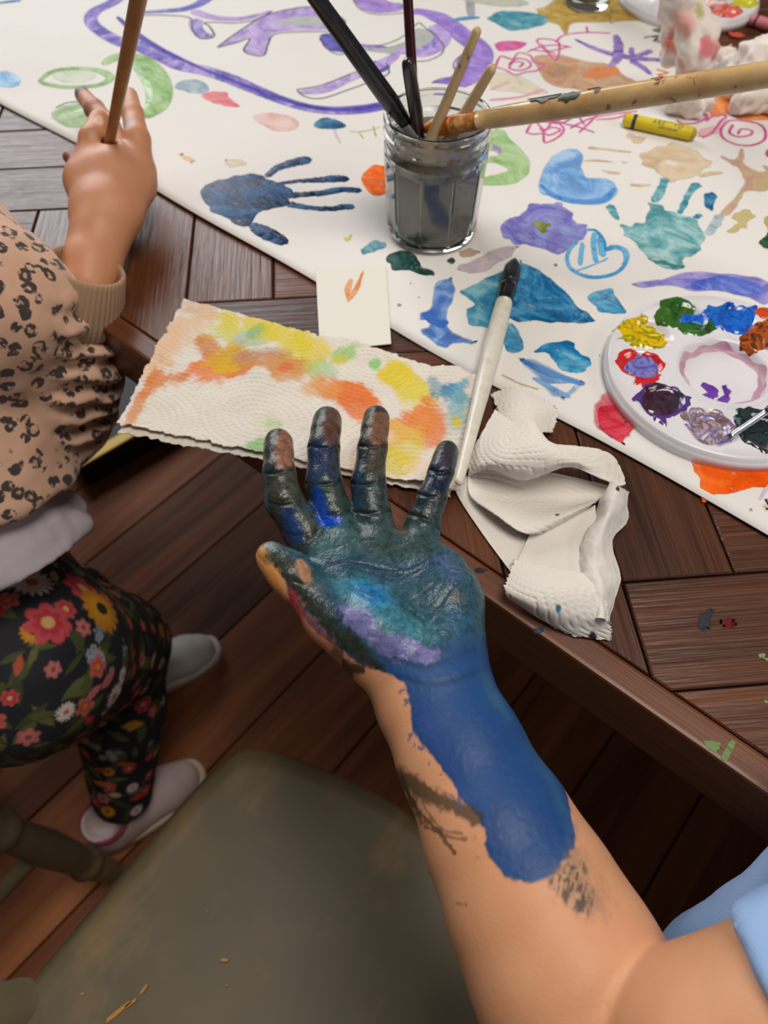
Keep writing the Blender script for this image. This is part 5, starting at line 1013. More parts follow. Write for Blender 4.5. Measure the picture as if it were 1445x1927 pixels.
# ================================================================== oil pastels
def text_mesh(body, size):
    cu = bpy.data.curves.new('lettering', 'FONT'); cu.body = body; cu.size = size; cu.align_x = 'CENTER'; cu.align_y = 'CENTER'; cu.resolution_u = 3
    o = bpy.data.objects.new('lettering', cu); COL.objects.link(o); dg = bpy.context.evaluated_depsgraph_get(); me = bpy.data.meshes.new_from_object(o.evaluated_get(dg))
    bpy.data.objects.remove(o, do_unlink=True); return np.array([v.co[:] for v in me.vertices]), [tuple(p.vertices) for p in me.polygons]
MAT_NAVY = M('navy_print', '#1b2140', .5).m
m = M('yellow_wrapper', rough=.5); n = m.noise(m.coord('Object'), 70, 3, .6); m.col(m.ramp(n, [(.3, '#cdb408'), (.7, '#dcc81c')])); MAT_YW = m.m
MAT_YWAX = M('yellow_wax', '#a8961a', .55).m
def pastel(label, a, b, r, mw, mwax, texts=()):
    a = np.asarray(a); b = np.asarray(b); L = np.linalg.norm(b - a); u = (b - a) / L; p = tag(empty('oil_pastel', a), label, 'oil pastel')
    pth, rad = round_ends(np.zeros(3), u * L, r * .92, r * .92, 6); rad = rad.copy(); V, Q = tube(pth, rad, 24); obj('wax_stick', V, Q, mwax, p)
    V, Q = tube([u * L * t for t in (.03, .035, .5, .93, .935)], [r * .97, r, r, r, r * .97], 28); obj('wrapper', V, Q, mw, p)
    side = np.cross(u, [0, 0, 1.0]); side /= np.linalg.norm(side); up = np.cross(side, u); rr = r + .00012
    V, Q = tube([u * L * .135, u * L * .185], [rr, rr], 28, False); obj('printed_band', V, Q, MAT_NAVY, p)
    for body, size, t, ang in texts:
        tv, tf = text_mesh(body, size)
        V = [u * (L * t - x) + (side * math.cos(ang - y / r) + up * math.sin(ang - y / r)) * (r + .00018) for x, y, _ in tv]
        obj('lettering', V, tf, MAT_NAVY, p, False)
    return p
R_ = .0060
pastel('yellow wrapped oil pastel with navy band lying on the paper', P(1172, 224, PZ + R_), P(1311, 254, PZ + R_), R_, MAT_YW, MAT_YWAX, (('GALLERY', .0068, .60, math.radians(72)), ('ARTISTS\' SOFT', .0027, .62, math.radians(28))))
pastel('dusty pink oil pastel lying on the bare table at the far side', P(1412, 36, TZ + R_), P(1490, 62, TZ + R_), R_, M('pink_wrapper', '#c4707c', .6).m, M('pink_wax', '#b8606e', .6).m)

# ================================================================== small white card
m = M('card_stock', '#dedbd0', .65); MAT_CARD = m.m
cc = np.array([P(x, y, PZ + .0007) for x, y in ((594, 507), (725, 498), (736, 648), (602, 662))]); c0 = cc.mean(0)
card = tag(empty('paper_card', c0), 'small cream card with an orange tick tucked under the stained paper towel', 'card')
V, Q = prism((cc - c0)[:, :2], 0, .0007); obj('card_sheet', V, Q, MAT_CARD, card, False)
KC = lambda x, y: (200 + x / 2.007, 480 + y / 2.007)
stroke('brush_mark', [(925, 90), (912, 130), (915, 175)], [6, 10, 5], ['#dc8a4a', '#e6a878'], 'wash', KC, .0012, z=c0[2] + .0007, parent=card); stroke('brush_mark', [(918, 165), (945, 125), (970, 60)], [8, 9, 4], ['#e0803a', '#e6a878'], 'wash', KC, .0012, z=c0[2] + .0007, parent=card)

# ================================================================== paper towels
def folds(X, n, f0, f1, seed):             # sharp paper creases: sums of triangle waves in random directions
    r = np.random.default_rng(seed); h = np.zeros(len(X)); tw = 0
    for _ in range(n):
        d = r.normal(size=3); d /= np.linalg.norm(d); f = r.uniform(f0, f1); w = f0 / f; c = r.normal(size=3) * .03; g = np.exp(-(((X - c) ** 2).sum(1)) / .05 ** 2) + .35
        h += w * g * (np.abs(((X @ d * f + r.random() * 9 + .35 * np.sin((X @ r.normal(size=3)) * 40)) % 1.0) - .5) * 4 - 1); tw += w
    return h / tw * 2.2
def towel_mat(name):
    m = M(name, rough=.85); m.col(m.attr('Col')); v = m.coord('Object'); m.bump(m.noise(v, 1100, 2, .6), .35, .0006); m.b.inputs['Subsurface Weight'].default_value = .0
    m.b.inputs['Sheen Weight'].default_value = .1; return m.m
MAT_TOWEL = towel_mat('paper_towel')
def quilt(x, y, cen, pitch=.0052, dot=.0040, amp=.00055):
    """dotted rings pressed around several centres (metres)"""
    best = np.full(x.shape, 1e9); h = np.zeros(x.shape)
    for cx, cy in cen:
        dx = (x - cx); dy = (y - cy) * 1.5; r = np.hypot(dx, dy); th = np.arctan2(dy, dx)
        ring = np.cos(2 * np.pi * r / pitch); nd = np.maximum(np.round(2 * np.pi * np.maximum(np.round(r / pitch), 1) * pitch / dot), 6); dots = np.cos(th * nd)
        v = -np.clip(ring, 0, 1) ** 1.5 * np.clip(dots * .5 + .5, 0, 1) ** .8; m_ = r < best; h = np.where(m_, v, h); best = np.minimum(best, r)
    return h * amp
towel = tag(empty('paper_towel', P(540, 740, TZ + .006)), 'folded paper towel stained orange and yellow hanging over the table edge', 'paper towel')
to = np.array(towel.location)
def towel_layer(name, corners, zf, nu, nv, stains, und, edge=.0012, emb=.0006):
    c = np.array([P(x, y, TZ + .008) for x, y in corners]); u, v_ = np.meshgrid(np.linspace(0, 1, nu), np.linspace(0, 1, nv), indexing='ij')
    X = ((1 - u) * (1 - v_))[..., None] * c[0] + (u * (1 - v_))[..., None] * c[1] + (u * v_)[..., None] * c[2] + ((1 - u) * v_)[..., None] * c[3]; X = X.reshape(-1, 3); u = u.ravel(); v_ = v_.ravel()
    e = np.minimum(np.minimum(u, 1 - u), np.minimum(v_, 1 - v_)); nrm = fbm(X, 260, 4, 3) - .5
    X[:, :2] += (nrm * edge * 4 * np.exp(-e / .012))[:, None] * np.sign(X[:, :2] - to[:2])
    ex = (c[1] - c[0]) / np.linalg.norm(c[1] - c[0]); ey = np.cross([0, 0, 1], ex); lx = (X - c[0]) @ ex; ly = -(X - c[0]) @ ey
    X[:, 2] = zf(u, v_, X) + quilt(lx, ly, [(.035, .02), (.105, .085), (.155, .015), (.205, .03), (.03, .11), (.215, .09), (.09, .005)], amp=emb) + (fbm(X, 70, 1, 3) - .5) * und + (fbm(X, 22, 2, 2) - .5) * und * 1.6
    base = lin('#d9d2c7') + 0 * X; n1 = fbm(X, 110, 3, 4); n2 = fbm(X, 45, 8, 3); n3 = fbm(X, 500, 6, 2); qh = (X[:, 2] - zf(u, v_, X)) / .0006
    for x, y, rx, ry, an, col, a_ in stains:
        p = P(x, y, TZ + .008); sx = np.linalg.norm(P(x + 1, y, TZ + .008) - p); ca, sa = math.cos(an), math.sin(an)
        # px-sized ellipse laid flat on the towel
        dx = (X[:, 0] - p[0]) / sx; dy = -(X[:, 1] - p[1]) / sx / 1.42; qx = (dx * ca + dy * sa) / rx; qy = (-dx * sa + dy * ca) / ry
        k = sstep(1.15, .62, np.hypot(qx, qy) / 1.12 + (n1 - .5) * 1.3 + (n2 - .5) * 1.0 - qh * .25) * a_ * (.8 + .2 * n3); base = base * (1 - k[:, None]) + lin(col) * np.array([.95, .88, .8]) * k[:, None]
    n = len(X); Vv = np.concatenate([X, X - [0, 0, .0006]]) - to; Qf = grid_faces(nu, nv); Qa = np.concatenate([Qf[:, ::-1], Qf + n])
    rim = np.array([i * nv for i in range(nu)] + [(nu - 1) * nv + j for j in range(1, nv)] + [i * nv + nv - 1 for i in range(nu - 2, -1, -1)] + [j for j in range(nv - 2, 0, -1)]); r2_ = np.roll(rim, -1)
    Qa = np.concatenate([Qa, np.stack([rim, r2_, r2_ + n, rim + n], 1)]); o = obj(name, Vv, Qa, MAT_TOWEL, towel); setcol(o, np.concatenate([base, base])); return o
ST = [(360, 585, 60, 22, .1, '#d8b49a', .8), (300, 660, 40, 90, .45, '#dcb894', .7), (330, 630, 50, 70, .3, '#e0c0a0', .7), (265, 740, 14, 60, .35, '#d8883c', .85), (300, 715, 55, 22, -.25, '#d47a2c', .9), (430, 690, 75, 26, .35, '#dd6a1c', .95), (400, 700, 60, 24, .3, '#e0701c', .9), (385, 655, 26, 20, 0, '#cc8030', .9), (430, 690, 45, 18, -.3, '#d8b81c', .9), (410, 675, 34, 16, -.5, '#d0b020', .8),
      (430, 605, 26, 20, .5, '#d8cc2a', .95), (480, 618, 34, 22, .7, '#dccc30', .9), (455, 630, 60, 20, .2, '#ccd060', .7), (480, 640, 26, 12, .2, '#a8c8d0', .8), (485, 625, 14, 10, 0, '#7ab060', .7), (550, 640, 34, 42, -.6, '#d8cc2c', .95), (585, 655, 28, 40, -.6, '#d8cc28', .9), (510, 690, 60, 22, .15, '#c8883c', .85), (500, 670, 50, 12, -.1, '#b08a80', .6), (540, 700, 44, 26, .1, '#d0964c', .8), (535, 695, 12, 10, 0, '#d8603c', .7), (600, 700, 24, 18, 0, '#b8cc70', .7), (620, 705, 26, 16, .3, '#a8cdb8', .6),
      (650, 675, 24, 14, -.3, '#8cc860', .85), (640, 685, 18, 10, 0, '#d8c83c', .7), (705, 690, 13, 10, 0, '#6cc860', .85), (640, 740, 50, 22, .25, '#dd8a3c', .95), (665, 755, 40, 26, .5, '#e07424', .95), (600, 735, 40, 18, .1, '#dca060', .7), (765, 720, 44, 22, .45, '#d8c820', .98), (745, 705, 26, 20, .3, '#dccc30', .9), (790, 750, 30, 24, .2, '#dcd460', .7), (800, 800, 40, 28, -.4, '#de7c30', .9), (795, 790, 26, 20, 0, '#e08a40', .9), (750, 870, 30, 20, 0, '#c8c420', .95), (765, 850, 24, 30, 0, '#d8cc50', .8), (740, 820, 22, 16, 0, '#e0b060', .6), (850, 745, 26, 18, .3, '#2a88c4', .98), (860, 770, 20, 34, .3, '#7ab8cc', .8), (825, 735, 30, 12, .9, '#4a90b0', .7), (858, 797, 10, 9, 0, '#d8c830', .9),
      (505, 790, 34, 16, 0, '#cfd8c0', .6), (490, 835, 28, 14, .3, '#7cc078', .85), (515, 800, 22, 12, 0, '#a8cc9c', .6), (690, 880, 50, 18, .2, '#e8d8a8', .5), (800, 885, 30, 18, 0, '#e4cfc0', .5)]
def zt(u, v_, X): return TZ + .0085 + .004 * np.exp(-((u - .62) / .12) ** 2) * (1 - v_) - .003 * sstep(.5, 1, v_) * (1 - u) + .0045 * np.exp(-((u - .35) / .05) ** 2) * np.exp(-((v_ - .4) / .25) ** 2) + .006 * np.exp(-((u - .93) / .06) ** 2) * (.5 + .5 * np.cos(v_ * 5))
towel_layer('upper_layer', [(346, 563), (905, 716), (858, 925), (218, 790)], zt, 330, 190, ST, .0022)
towel_layer('lower_layer', [(350, 570), (860, 716), (845, 925), (216, 800)], lambda u, v_, X: TZ + .0045 - .003 * sstep(.5, 1, v_) * (1 - u), 200, 110, [(300, 700, 90, 90, 0, '#d8c4ac', .5)], .0012)
# loose quilted end sticking up towards the paper
# crumpled towel: folds of one sheet
crum = tag(empty('crumpled_paper_towel', P(1030, 980, TZ)), 'crumpled plain white paper towel heaped at the table edge', 'paper towel'); co = np.array(crum.location)
def fold(lat, nu=70, nv=70, emb=.0005, crease_=.0012, cen=((.0, .0),), stain=(), seed=0, edge=.0, f0=14, f1=40):
    A = np.array(lat, float); W_ = np.array([[P(x, y, TZ + h * 1e-3) for x, y, h in row] for row in A])
    def up(Wt, n):
        t = np.linspace(0, len(Wt) - 1, n); c = []
        for tt in t:
            i = min(int(tt), len(Wt) - 2); f = tt - i; p0, p1, p2, p3 = Wt[max(i - 1, 0)], Wt[i], Wt[i + 1], Wt[min(i + 2, len(Wt) - 1)]
            c.append(.5 * (2 * p1 + (-p0 + p2) * f + (2 * p0 - 5 * p1 + 4 * p2 - p3) * f * f + (-p0 + 3 * p1 - 3 * p2 + p3) * f ** 3))
        return np.array(c)
    X = up(W_, nu); X = up(X.transpose(1, 0, 2), nv).transpose(1, 0, 2); g1 = np.gradient(X, axis=0); g2 = np.gradient(X, axis=1); Nn = np.cross(g1, g2); Nn /= np.linalg.norm(Nn, axis=-1)[..., None] + 1e-12
    if Nn[..., 2].mean() < 0: Nn = -Nn
    x = np.linalg.norm(X - X[:1], axis=-1); y = np.linalg.norm(X - X[:, :1], axis=-1); Xf = X.reshape(-1, 3); Nf = Nn.reshape(-1, 3)
    q = quilt(y.ravel(), x.ravel(), cen, .0044, .0036, emb); cz = folds(Xf - Xf.mean(0), 12, f0, f1, seed + 20) * .5 + .3
    Xf = Xf + Nf * (q + (cz - .3) * crease_ + (fbm(Xf, 180, seed + 3, 2) - .5) * crease_ * .4)[:, None]
    if edge: e = np.minimum(np.minimum(np.arange(nu)[:, None], nu - 1 - np.arange(nu)[:, None]), np.minimum(np.arange(nv)[None], nv - 1 - np.arange(nv)[None])).ravel(); Xf[:, :2] += RNG.normal(size=(len(Xf), 2)) * (edge * np.exp(-e / .8))[:, None]
    Xf[:, 2] = np.maximum(Xf[:, 2], TZ + .0012)
    C_ = lin('#dcd6cd') + 0 * Xf
    for sx, sy, r, col in stain: p = P(sx, sy, TZ + .01); d = np.hypot(*(Xf - p)[:, :2].T) + (fbm(Xf, 300, 2, 2) - .5) * r; k = sstep(r, r * .5, d)[:, None]; C_ = C_ * (1 - k) + lin(col) * k
    n = len(Xf); Qf = grid_faces(nu, nv); flip = np.cross(X[1, 0] - X[0, 0], X[0, 1] - X[0, 0])[2] < 0
    Vv = np.concatenate([Xf, Xf - Nf * .0005]) - co; Qa = np.concatenate([Qf if not flip else Qf[:, ::-1], (Qf[:, ::-1] if not flip else Qf) + n])
    rim = np.array([i * nv for i in range(nu)] + [(nu - 1) * nv + j for j in range(1, nv)] + [i * nv + nv - 1 for i in range(nu - 2, -1, -1)] + [j for j in range(nv - 2, 0, -1)]); r2_ = np.roll(rim, -1); Qa = np.concatenate([Qa, np.stack([rim, r2_, r2_ + n, rim + n], 1)])
    o = obj('fold', Vv, Qa, MAT_TOWEL, crum); setcol(o, np.concatenate([C_, C_])); return o
# flat under-sheet reaching left, the back scrap, big quilted hood, hollow, front apron, gathered twist, lower square
fold([[(852, 890, 2), (900, 900, 3), (1000, 920, 3)], [(860, 930, 2), (920, 980, 3), (1010, 990, 3)], [(905, 1000, 2), (960, 1030, 3), (1030, 1040, 3)], [(962, 1078, 2), (1000, 1070, 3), (1060, 1080, 3)]], seed=1, emb=.0004, crease_=.0006, cen=((.03, .03),))
fold([[(925, 740, 3), (975, 728, 6), (1030, 755, 4)], [(940, 780, 8), (995, 770, 14), (1048, 775, 5)], [(955, 810, 10), (1000, 815, 14), (1040, 812, 4)]], seed=2, emb=.0006, crease_=.0016, cen=((.02, .02),), edge=.0006)
fold([[(932, 770, 20), (965, 792, 26), (1000, 790, 32), (1035, 830, 30), (1085, 838, 24)], [(902, 822, 18), (945, 835, 31), (1005, 840, 36), (1060, 850, 34), (1150, 855, 16)], [(884, 868, 12), (930, 870, 28), (1000, 880, 30), (1080, 870, 32), (1178, 905, 10)], [(882, 895, 6), (920, 885, 20), (990, 905, 18), (1070, 880, 26), (1165, 915, 18)]], nu=90, nv=110, seed=3, emb=.0007, crease_=.0016, cen=((.03, .02), (.07, .03)), stain=((1130, 850, .006, '#3f7f94'),))
fold([[(884, 882, 8), (940, 880, 12), (1040, 890, 12), (1150, 915, 12)], [(880, 905, 4), (940, 925, 4), (1040, 930, 5), (1140, 930, 9)], [(888, 935, 8), (945, 955, 8), (1040, 950, 9), (1125, 940, 12)], [(930, 965, 13), (985, 1000, 13), (1050, 975, 16), (1118, 945, 20)], [(945, 975, 8), (1000, 1006, 8), (1060, 985, 10), (1110, 955, 12)]], nu=90, nv=90, seed=4, emb=.0006, crease_=.0007, cen=((.0, .05), (.05, .06)), stain=((1045, 978, .0014, '#3a4050'),))
fold([[(1150, 905, 22), (1165, 915, 26), (1182, 925, 12)], [(1120, 960, 12), (1150, 955, 24), (1180, 980, 8)], [(1095, 1030, 8), (1130, 1010, 20), (1150, 1020, 10), (1178, 1040, 10)][:3], [(1085, 1075, 5), (1120, 1060, 16), (1168, 1080, 8)], [(1090, 1120, 5), (1130, 1110, 18), (1158, 1125, 8)], [(1110, 1160, 6), (1132, 1165, 18), (1150, 1172, 6)]], nu=110, nv=60, seed=5, emb=.0001, crease_=.0040, cen=((.0, .0),), stain=((1150, 950, .0016, '#2a2c30'),), f0=30, f1=90)
fold([[(1000, 1000, 8), (1050, 985, 10), (1120, 950, 14)], [(985, 1030, 5), (1040, 1025, 6), (1125, 1010, 8)], [(965, 1075, 6), (1030, 1085, 5), (1130, 1090, 6)]], seed=6, emb=.0002, crease_=.0008, cen=((.0, .0),))
fold([[(968, 1052, 7), (1020, 1065, 9), (1080, 1075, 10), (1135, 1085, 12)], [(955, 1090, 12), (1010, 1100, 18), (1070, 1105, 20), (1140, 1120, 16)], [(950, 1115, 11), (1000, 1135, 16), (1060, 1150, 17), (1145, 1162, 13)], [(958, 1128, 4), (1010, 1160, 6), (1070, 1182, 7), (1150, 1180, 8)], [(990, 1140, 2), (1030, 1172, 2), (1080, 1195, 2), (1150, 1205, 2)]], nu=90, nv=90, seed=7, emb=.0007, crease_=.0008, cen=((.03, .0), (.06, .02)), stain=((1120, 1188, .0026, '#1a2026'), (1045, 1157, .0022, '#2a6a84')), edge=.0004)

# crumpled tissues
def crumple(name, label, base, prims_, vox, amp, stains, cat='tissue', up=0.0):
    V, Q = sdf_mesh(prims_, vox, smooth=1); N = vnormals(V, Q); V = V + N * (folds(V - base, 10, 34, 110, 5) * amp * 1.15)[:, None]; V[:, 2] = np.maximum(V[:, 2], PZ + .0004)
    C_ = lin('#e6dcd4') + 0 * V; n1 = fbm(V, 60, 5, 4)
    for p, rr, col, a_ in stains: d = np.linalg.norm(V - p, axis=1) / rr + (n1 - .5) * 1.6; k = (sstep(1.1, .4, d) * a_)[:, None]; C_ = C_ * (1 - k) + lin(col) * k
    t = tag(empty(name, base), label, cat); o = obj('crumpled_sheet', V - base, Q, MAT_TOWEL, t, False); o.data.polygons.foreach_set('use_smooth', np.ones(len(o.data.polygons), bool)); setcol(o, C_); return t
b0 = P(1290, 170, PZ)
def V3(px, py, z): return P(px, py, z)
Z = PZ
crumple('crumpled_tissue', 'tall crumpled tissue soaked in red and orange paint', b0,
    [('c', V3(1290, 190, Z + .012), V3(1300, 150, Z + .03), .013, .015, .004), ('c', V3(1300, 160, Z + .025), V3(1310, 105, Z + .05), .013, .017, .004), ('c', V3(1310, 110, Z + .05), V3(1290, 40, Z + .075), .016, .017, .004), ('c', V3(1290, 50, Z + .07), V3(1275, -20, Z + .10), .015, .012, .004), ('c', V3(1262, 110, Z + .04), V3(1262, 0, Z + .09), .009, .009, .004), ('c', V3(1265, 200, Z + .004), V3(1290, 180, Z + .02), .006, .012, .004), ('c', V3(1310, 205, Z + .008), V3(1330, 160, Z + .02), .009, .009, .004), ('c', V3(1335, 90, Z + .06), V3(1325, 30, Z + .075), .009, .008, .004)],
    .0017, .0075, [(V3(1275, 75, Z + .06), .016, '#d8502c', .9), (V3(1315, 100, Z + .055), .015, '#cf4a30', .9), (V3(1330, 95, Z + .06), .012, '#d4707a', .8), (V3(1290, 45, Z + .08), .016, '#e09a8c', .8), (V3(1315, 25, Z + .085), .009, '#a8a848', .8), (V3(1265, 20, Z + .09), .010, '#e0b0a8', .7), (V3(1300, 130, Z + .04), .014, '#d8907c', .7), (V3(1310, 190, Z + .03), .008, '#6a4a58', .6), (V3(1285, 215, Z + .01), .010, '#dc9a84', .6)])
crumple('crumpled_tissue', 'crumpled pale cream tissue ball behind the thick wooden brush handle', P(1410, 150, PZ),
    [('c', V3(1395, 130, Z + .018), V3(1420, 110, Z + .03), .014, .016, .004), ('c', V3(1425, 105, Z + .03), V3(1450, 95, Z + .03), .013, .014, .004), ('c', V3(1385, 120, Z + .015), V3(1370, 110, Z + .012), .010, .010, .004), ('c', V3(1400, 190, Z + .012), V3(1440, 160, Z + .02), .013, .014, .004), ('c', V3(1420, 195, Z + .006), V3(1450, 190, Z + .01), .009, .012, .004), ('c', V3(1400, 150, Z + .018), V3(1440, 140, Z + .02), .014, .014, .004)],
    .0017, .0075, [(V3(1385, 100, Z + .02), .009, '#b8a878', .6), (V3(1420, 95, Z + .03), .014, '#e8e4d0', .8), (V3(1410, 195, Z + .01), .02, '#d8c4b0', .5)])
# low black box with a yellow edge on the floor under the table
ya, yb = P(150, 886, .05), P(360, 764, .05); yl = np.linalg.norm(yb - ya)
ys = tag(empty('storage_box', (ya + yb) / 2 * [1, 1, 0], math.atan2(*(yb - ya)[[1, 0]])), 'low black box with a yellow edge on the floor under the table', 'box')
V, Q = box(-yl / 2, yl / 2, .0, .30, .0, .05, .003); obj('box_body', V, Q, M('black_box', '#0d0b0b', .6).m, ys, False)
V, Q = box(-yl / 2, yl / 2, .004, .026, .05, .054, .001); obj('yellow_edge', V, Q, M('yellow_strip', '#f0c22c', .5).m, ys, False)
# ================================================================== child at the table
child = tag(empty('person', (-.34, .34, 0)), 'small child in leopard print sweatshirt and floral leggings gripping a brush', 'person'); ch0 = np.array(child.location)
# ---- hand and forearm (one skin), right hand seen from its back
H = lambda pts, k: chain(pts, k)
bu = D(263, -15, .45) - P(207, 262, .812); bu /= np.linalg.norm(bu)
pr = []
pr += H([(166, 535, .764, 19), (172, 500, .768, 20), (190, 440, .777, 20), (196, 400, .783, 21)], .010)
pr += H([(172, 400, .782, 15), (164, 340, .789, 15), (170, 300, .795, 13)], .012)
pr += H([(232, 400, .782, 15), (252, 345, .787, 15), (262, 320, .790, 12)], .012)
pr += H([(205, 395, .784, 19), (212, 330, .792, 19), (215, 300, .795, 15)], .012)
pr += H([(172, 310, .797, 12), (175, 262, .808, 10.2), (187, 226, .812, 8.0)], .004)          # thumb
pr += H([(262, 322, .790, 12), (258, 262, .802, 10), (250, 215, .806, 8.4), (244, 180, .802, 6.8)], .004)   # forefinger
pr += H([(240, 300, .782, 10), (205, 238, .790, 9.0), (178, 206, .792, 8.3), (155, 178, .789, 6.8)], .004)    # middle finger, behind the handle
pr += H([(180, 330, .776, 11), (150, 312, .776, 7.5), (131, 295, .779, 5.8)], .004)          # curled ring and little finger ends
pr += H([(190, 360, .772, 12), (158, 340, .769, 8)], .005)
pr.append(('c', P(207, 262, .812) - bu * .03, P(207, 262, .812) + bu * .2, .0058, .0058, .003, '-'))
V, Q = sdf_mesh(pr, .0014, smooth=3); N = vnormals(V, Q)
tn = fbm(V, 60, 2, 3)[:, None]; C_ = lin('#b57a58') * (1 - tn) + lin('#c68c68') * tn
def spot(C_, p, r, col, a_): d = np.linalg.norm(V - p, axis=1) / r + (fbm(V, 200, 1, 3) - .5) * .8; k = (sstep(1.1, .5, d) * a_)[:, None]; return C_ * (1 - k) + lin(col) * k
for x, y, z, r, col, a_ in ((152, 174, .793, .010, '#4a3f44', .85), (175, 200, .797, .012, '#8a5a4c', .6), (222, 262, .80, .010, '#8f9096', .6), (240, 230, .812, .009, '#9a8f90', .55), (128, 295, .782, .007, '#5a2f28', .8), (122, 288, .78, .004, '#c8a878', .7), (136, 380, .785, .010, '#6a6a70', .5), (236, 205, .806, .003, '#3a98a8', .8), (205, 200, .79, .006, '#7a6a6c', .5)): C_ = spot(C_, P(x, y, z), r, col, a_)
# thumb nail
d = np.linalg.norm((V - P(187, 222, .8195)) * [1, .8, 1.2], axis=1); k = sstep(.0058, .0045, d)[:, None]; C_ = C_ * (1 - k) + lin('#d8b49c') * k; V = V + N * (k * .0003)
m = M('child_skin', rough=.5); m.col(m.attr('Col')); m.bump(m.noise(m.coord('Object'), 900, 2, .6), .15, .0004); m.b.inputs['Subsurface Weight'].default_value = .12; m.b.inputs['Subsurface Radius'].default_value = (.004, .0016, .0008); m.b.inputs['Subsurface Scale'].default_value = 1.0; MAT_CSKIN = m.m
o = obj('body', V - ch0, Q, MAT_CSKIN, child); setcol(o, C_); tag(o, 'bare hand and wrist gripping the brush handle')

# ---- sweatshirt
m = M('leopard_fabric', rough=.85); v = m.coord('Object'); wn_ = m.node('ShaderNodeTexNoise'); wn_.inputs['Scale'].default_value = 130; m.link(v, wn_.inputs['Vector'])
vv = m.node('ShaderNodeVectorMath', operation='MULTIPLY_ADD'); m.link(wn_.outputs['Color'], vv.inputs[0]); vv.inputs[1].default_value = (.0055,) * 3; m.link(v, vv.inputs[2])
vo = m.node('ShaderNodeTexVoronoi'); vo.inputs['Scale'].default_value = 84; vo.inputs['Randomness'].default_value = .75; m.link(vv.outputs[0], vo.inputs['Vector']); dist = vo.outputs['Distance']
gap = m.noise(v, 160, 2, .5); ring = m.math('MULTIPLY', m.ramp(dist, [(.12, 0.0), (.19, 1.0), (.40, 1.0), (.46, 0.0)]), m.ramp(gap, [(.40, 0.0), (.47, 1.0)]))
basec = m.ramp(m.noise(v, 25, 3, .5), [(.3, '#c09880'), (.7, '#cba58b')]); inner = m.mix(m.ramp(dist, [(.14, .35), (.2, 0.0)]), basec, '#8a6650'); m.col(m.mix(m.math('MULTIPLY', ring, .95), inner, '#201d20')); m.bump(m.noise(v, 1400, 2, .6), .25, .0005); m.b.inputs['Sheen Weight'].default_value = .2; MAT_LEO = m.m
waist = np.array([-.318, .315, .575]); chest = np.array([-.345, .445, .775]); pel = np.array([-.325, .275, .49]); shR = np.array([-.268, .415, .775]); elb = P(110, 785, .655); wri = P(155, 548, .763)
pr = [('c', pel, waist, .088, .084, .03), ('c', waist, chest, .084, .080, .03), ('c', chest, chest + [-.10, .06, .0], .075, .07, .03), ('c', chest, shR, .06, .052, .03),
      ('c', shR, lerp(shR, elb, .55), .046, .043, .02), ('c', lerp(shR, elb, .55), elb, .043, .041, .015), ('c', elb, lerp(elb, wri, .45), .041, .038, .012), ('c', lerp(elb, wri, .45), lerp(elb, wri, .70), .038, .034, .012),
      ('c', chest + [-.10, .06, 0.], np.array([-.50, .54, .80]), .05, .045, .03), ('c', np.array([-.50, .54, .80]), np.array([-.50, .64, .79]), .045, .04, .02)]
hem_n = np.array([.12, -.42, -.90]); hem_n /= np.linalg.norm(hem_n); hem_p = P(120, 900, .56) - hem_n * .042
V, Q = sdf_mesh(pr + [('p', hem_p, hem_n, 0, 0, .008)], .0028, smooth=3); V, Q = subdiv(V, Q, 1); N = vnormals(V, Q)
ax_f = (wri - elb) / np.linalg.norm(wri - elb); tpos = (V - elb) @ ax_f; rad = np.linalg.norm(V - elb - tpos[:, None] * ax_f, axis=1)
w1 = sstep(.062, .045, rad) * sstep(-.01, .02, tpos) * sstep(.16, .10, tpos)
fn = fbm(V, 35, 4, 3); V = V + N * (w1 * .0042 * np.sin(tpos * 2 * np.pi / .021 + fn * 7 + (V[:, 0] - elb[0]) * 90) + (fbm(V, 22, 1, 3) - .5) * .012)[:, None]
shirt = obj('sweatshirt', V - ch0, Q, MAT_LEO, child); tag(shirt, 'peach sweatshirt with black leopard spots')
# ribbed cuff
m = M('rib_cuff', '#a2846a', .85); MAT_RIB = m.m; a = lerp(elb, wri, .80); b = wri + ax_f * .022; L = np.linalg.norm(b - a); seg = 240; side = np.cross(ax_f, [0, 0, 1.0]); side /= np.linalg.norm(side); upv = np.cross(side, ax_f); V = []; an = np.arange(seg) / seg * 2 * np.pi; rib = np.clip(np.cos(an * 48), -.3, 1) * .0007
for t, r in ((0, .030), (.08, .0315), (.3, .0315), (.7, .0285), (.92, .0268), (.98, .0262), (1.0, .0252), (.99, .0240), (.9, .0236), (.5, .0236)):
    c = a + ax_f * L * t; V.append(c + (np.cos(an) * (r + rib))[:, None] * side + (np.sin(an) * (r + rib))[:, None] * upv)
o = obj('cuff', np.concatenate(V) - ch0, grid_faces(len(V), seg, False, True), MAT_RIB, shirt); tag(o, 'plain tan ribbed cuff')
# undershirt hem
pr2 = [('c', pel + [0, -.01, -.06], waist, .094, .088, .03), ('p', hem_p - hem_n * .012, -hem_n, 0, 0, .004), ('p', hem_p + hem_n * .045 + np.array([.0, .0, .0]), hem_n, 0, 0, .006)]
V, Q = sdf_mesh(pr2, .003, smooth=3); N = vnormals(V, Q); V = V + N * ((fbm(V, 30, 7, 3) - .5) * .016)[:, None]
m = M('undershirt_cotton', '#a89ea6', .85); m.bump(m.noise(m.coord('Object'), 700, 2, .6), .2, .0005); o = obj('undershirt', V - ch0, Q, m.m, child); tag(o, 'pale grey undershirt hem hanging below the sweatshirt')

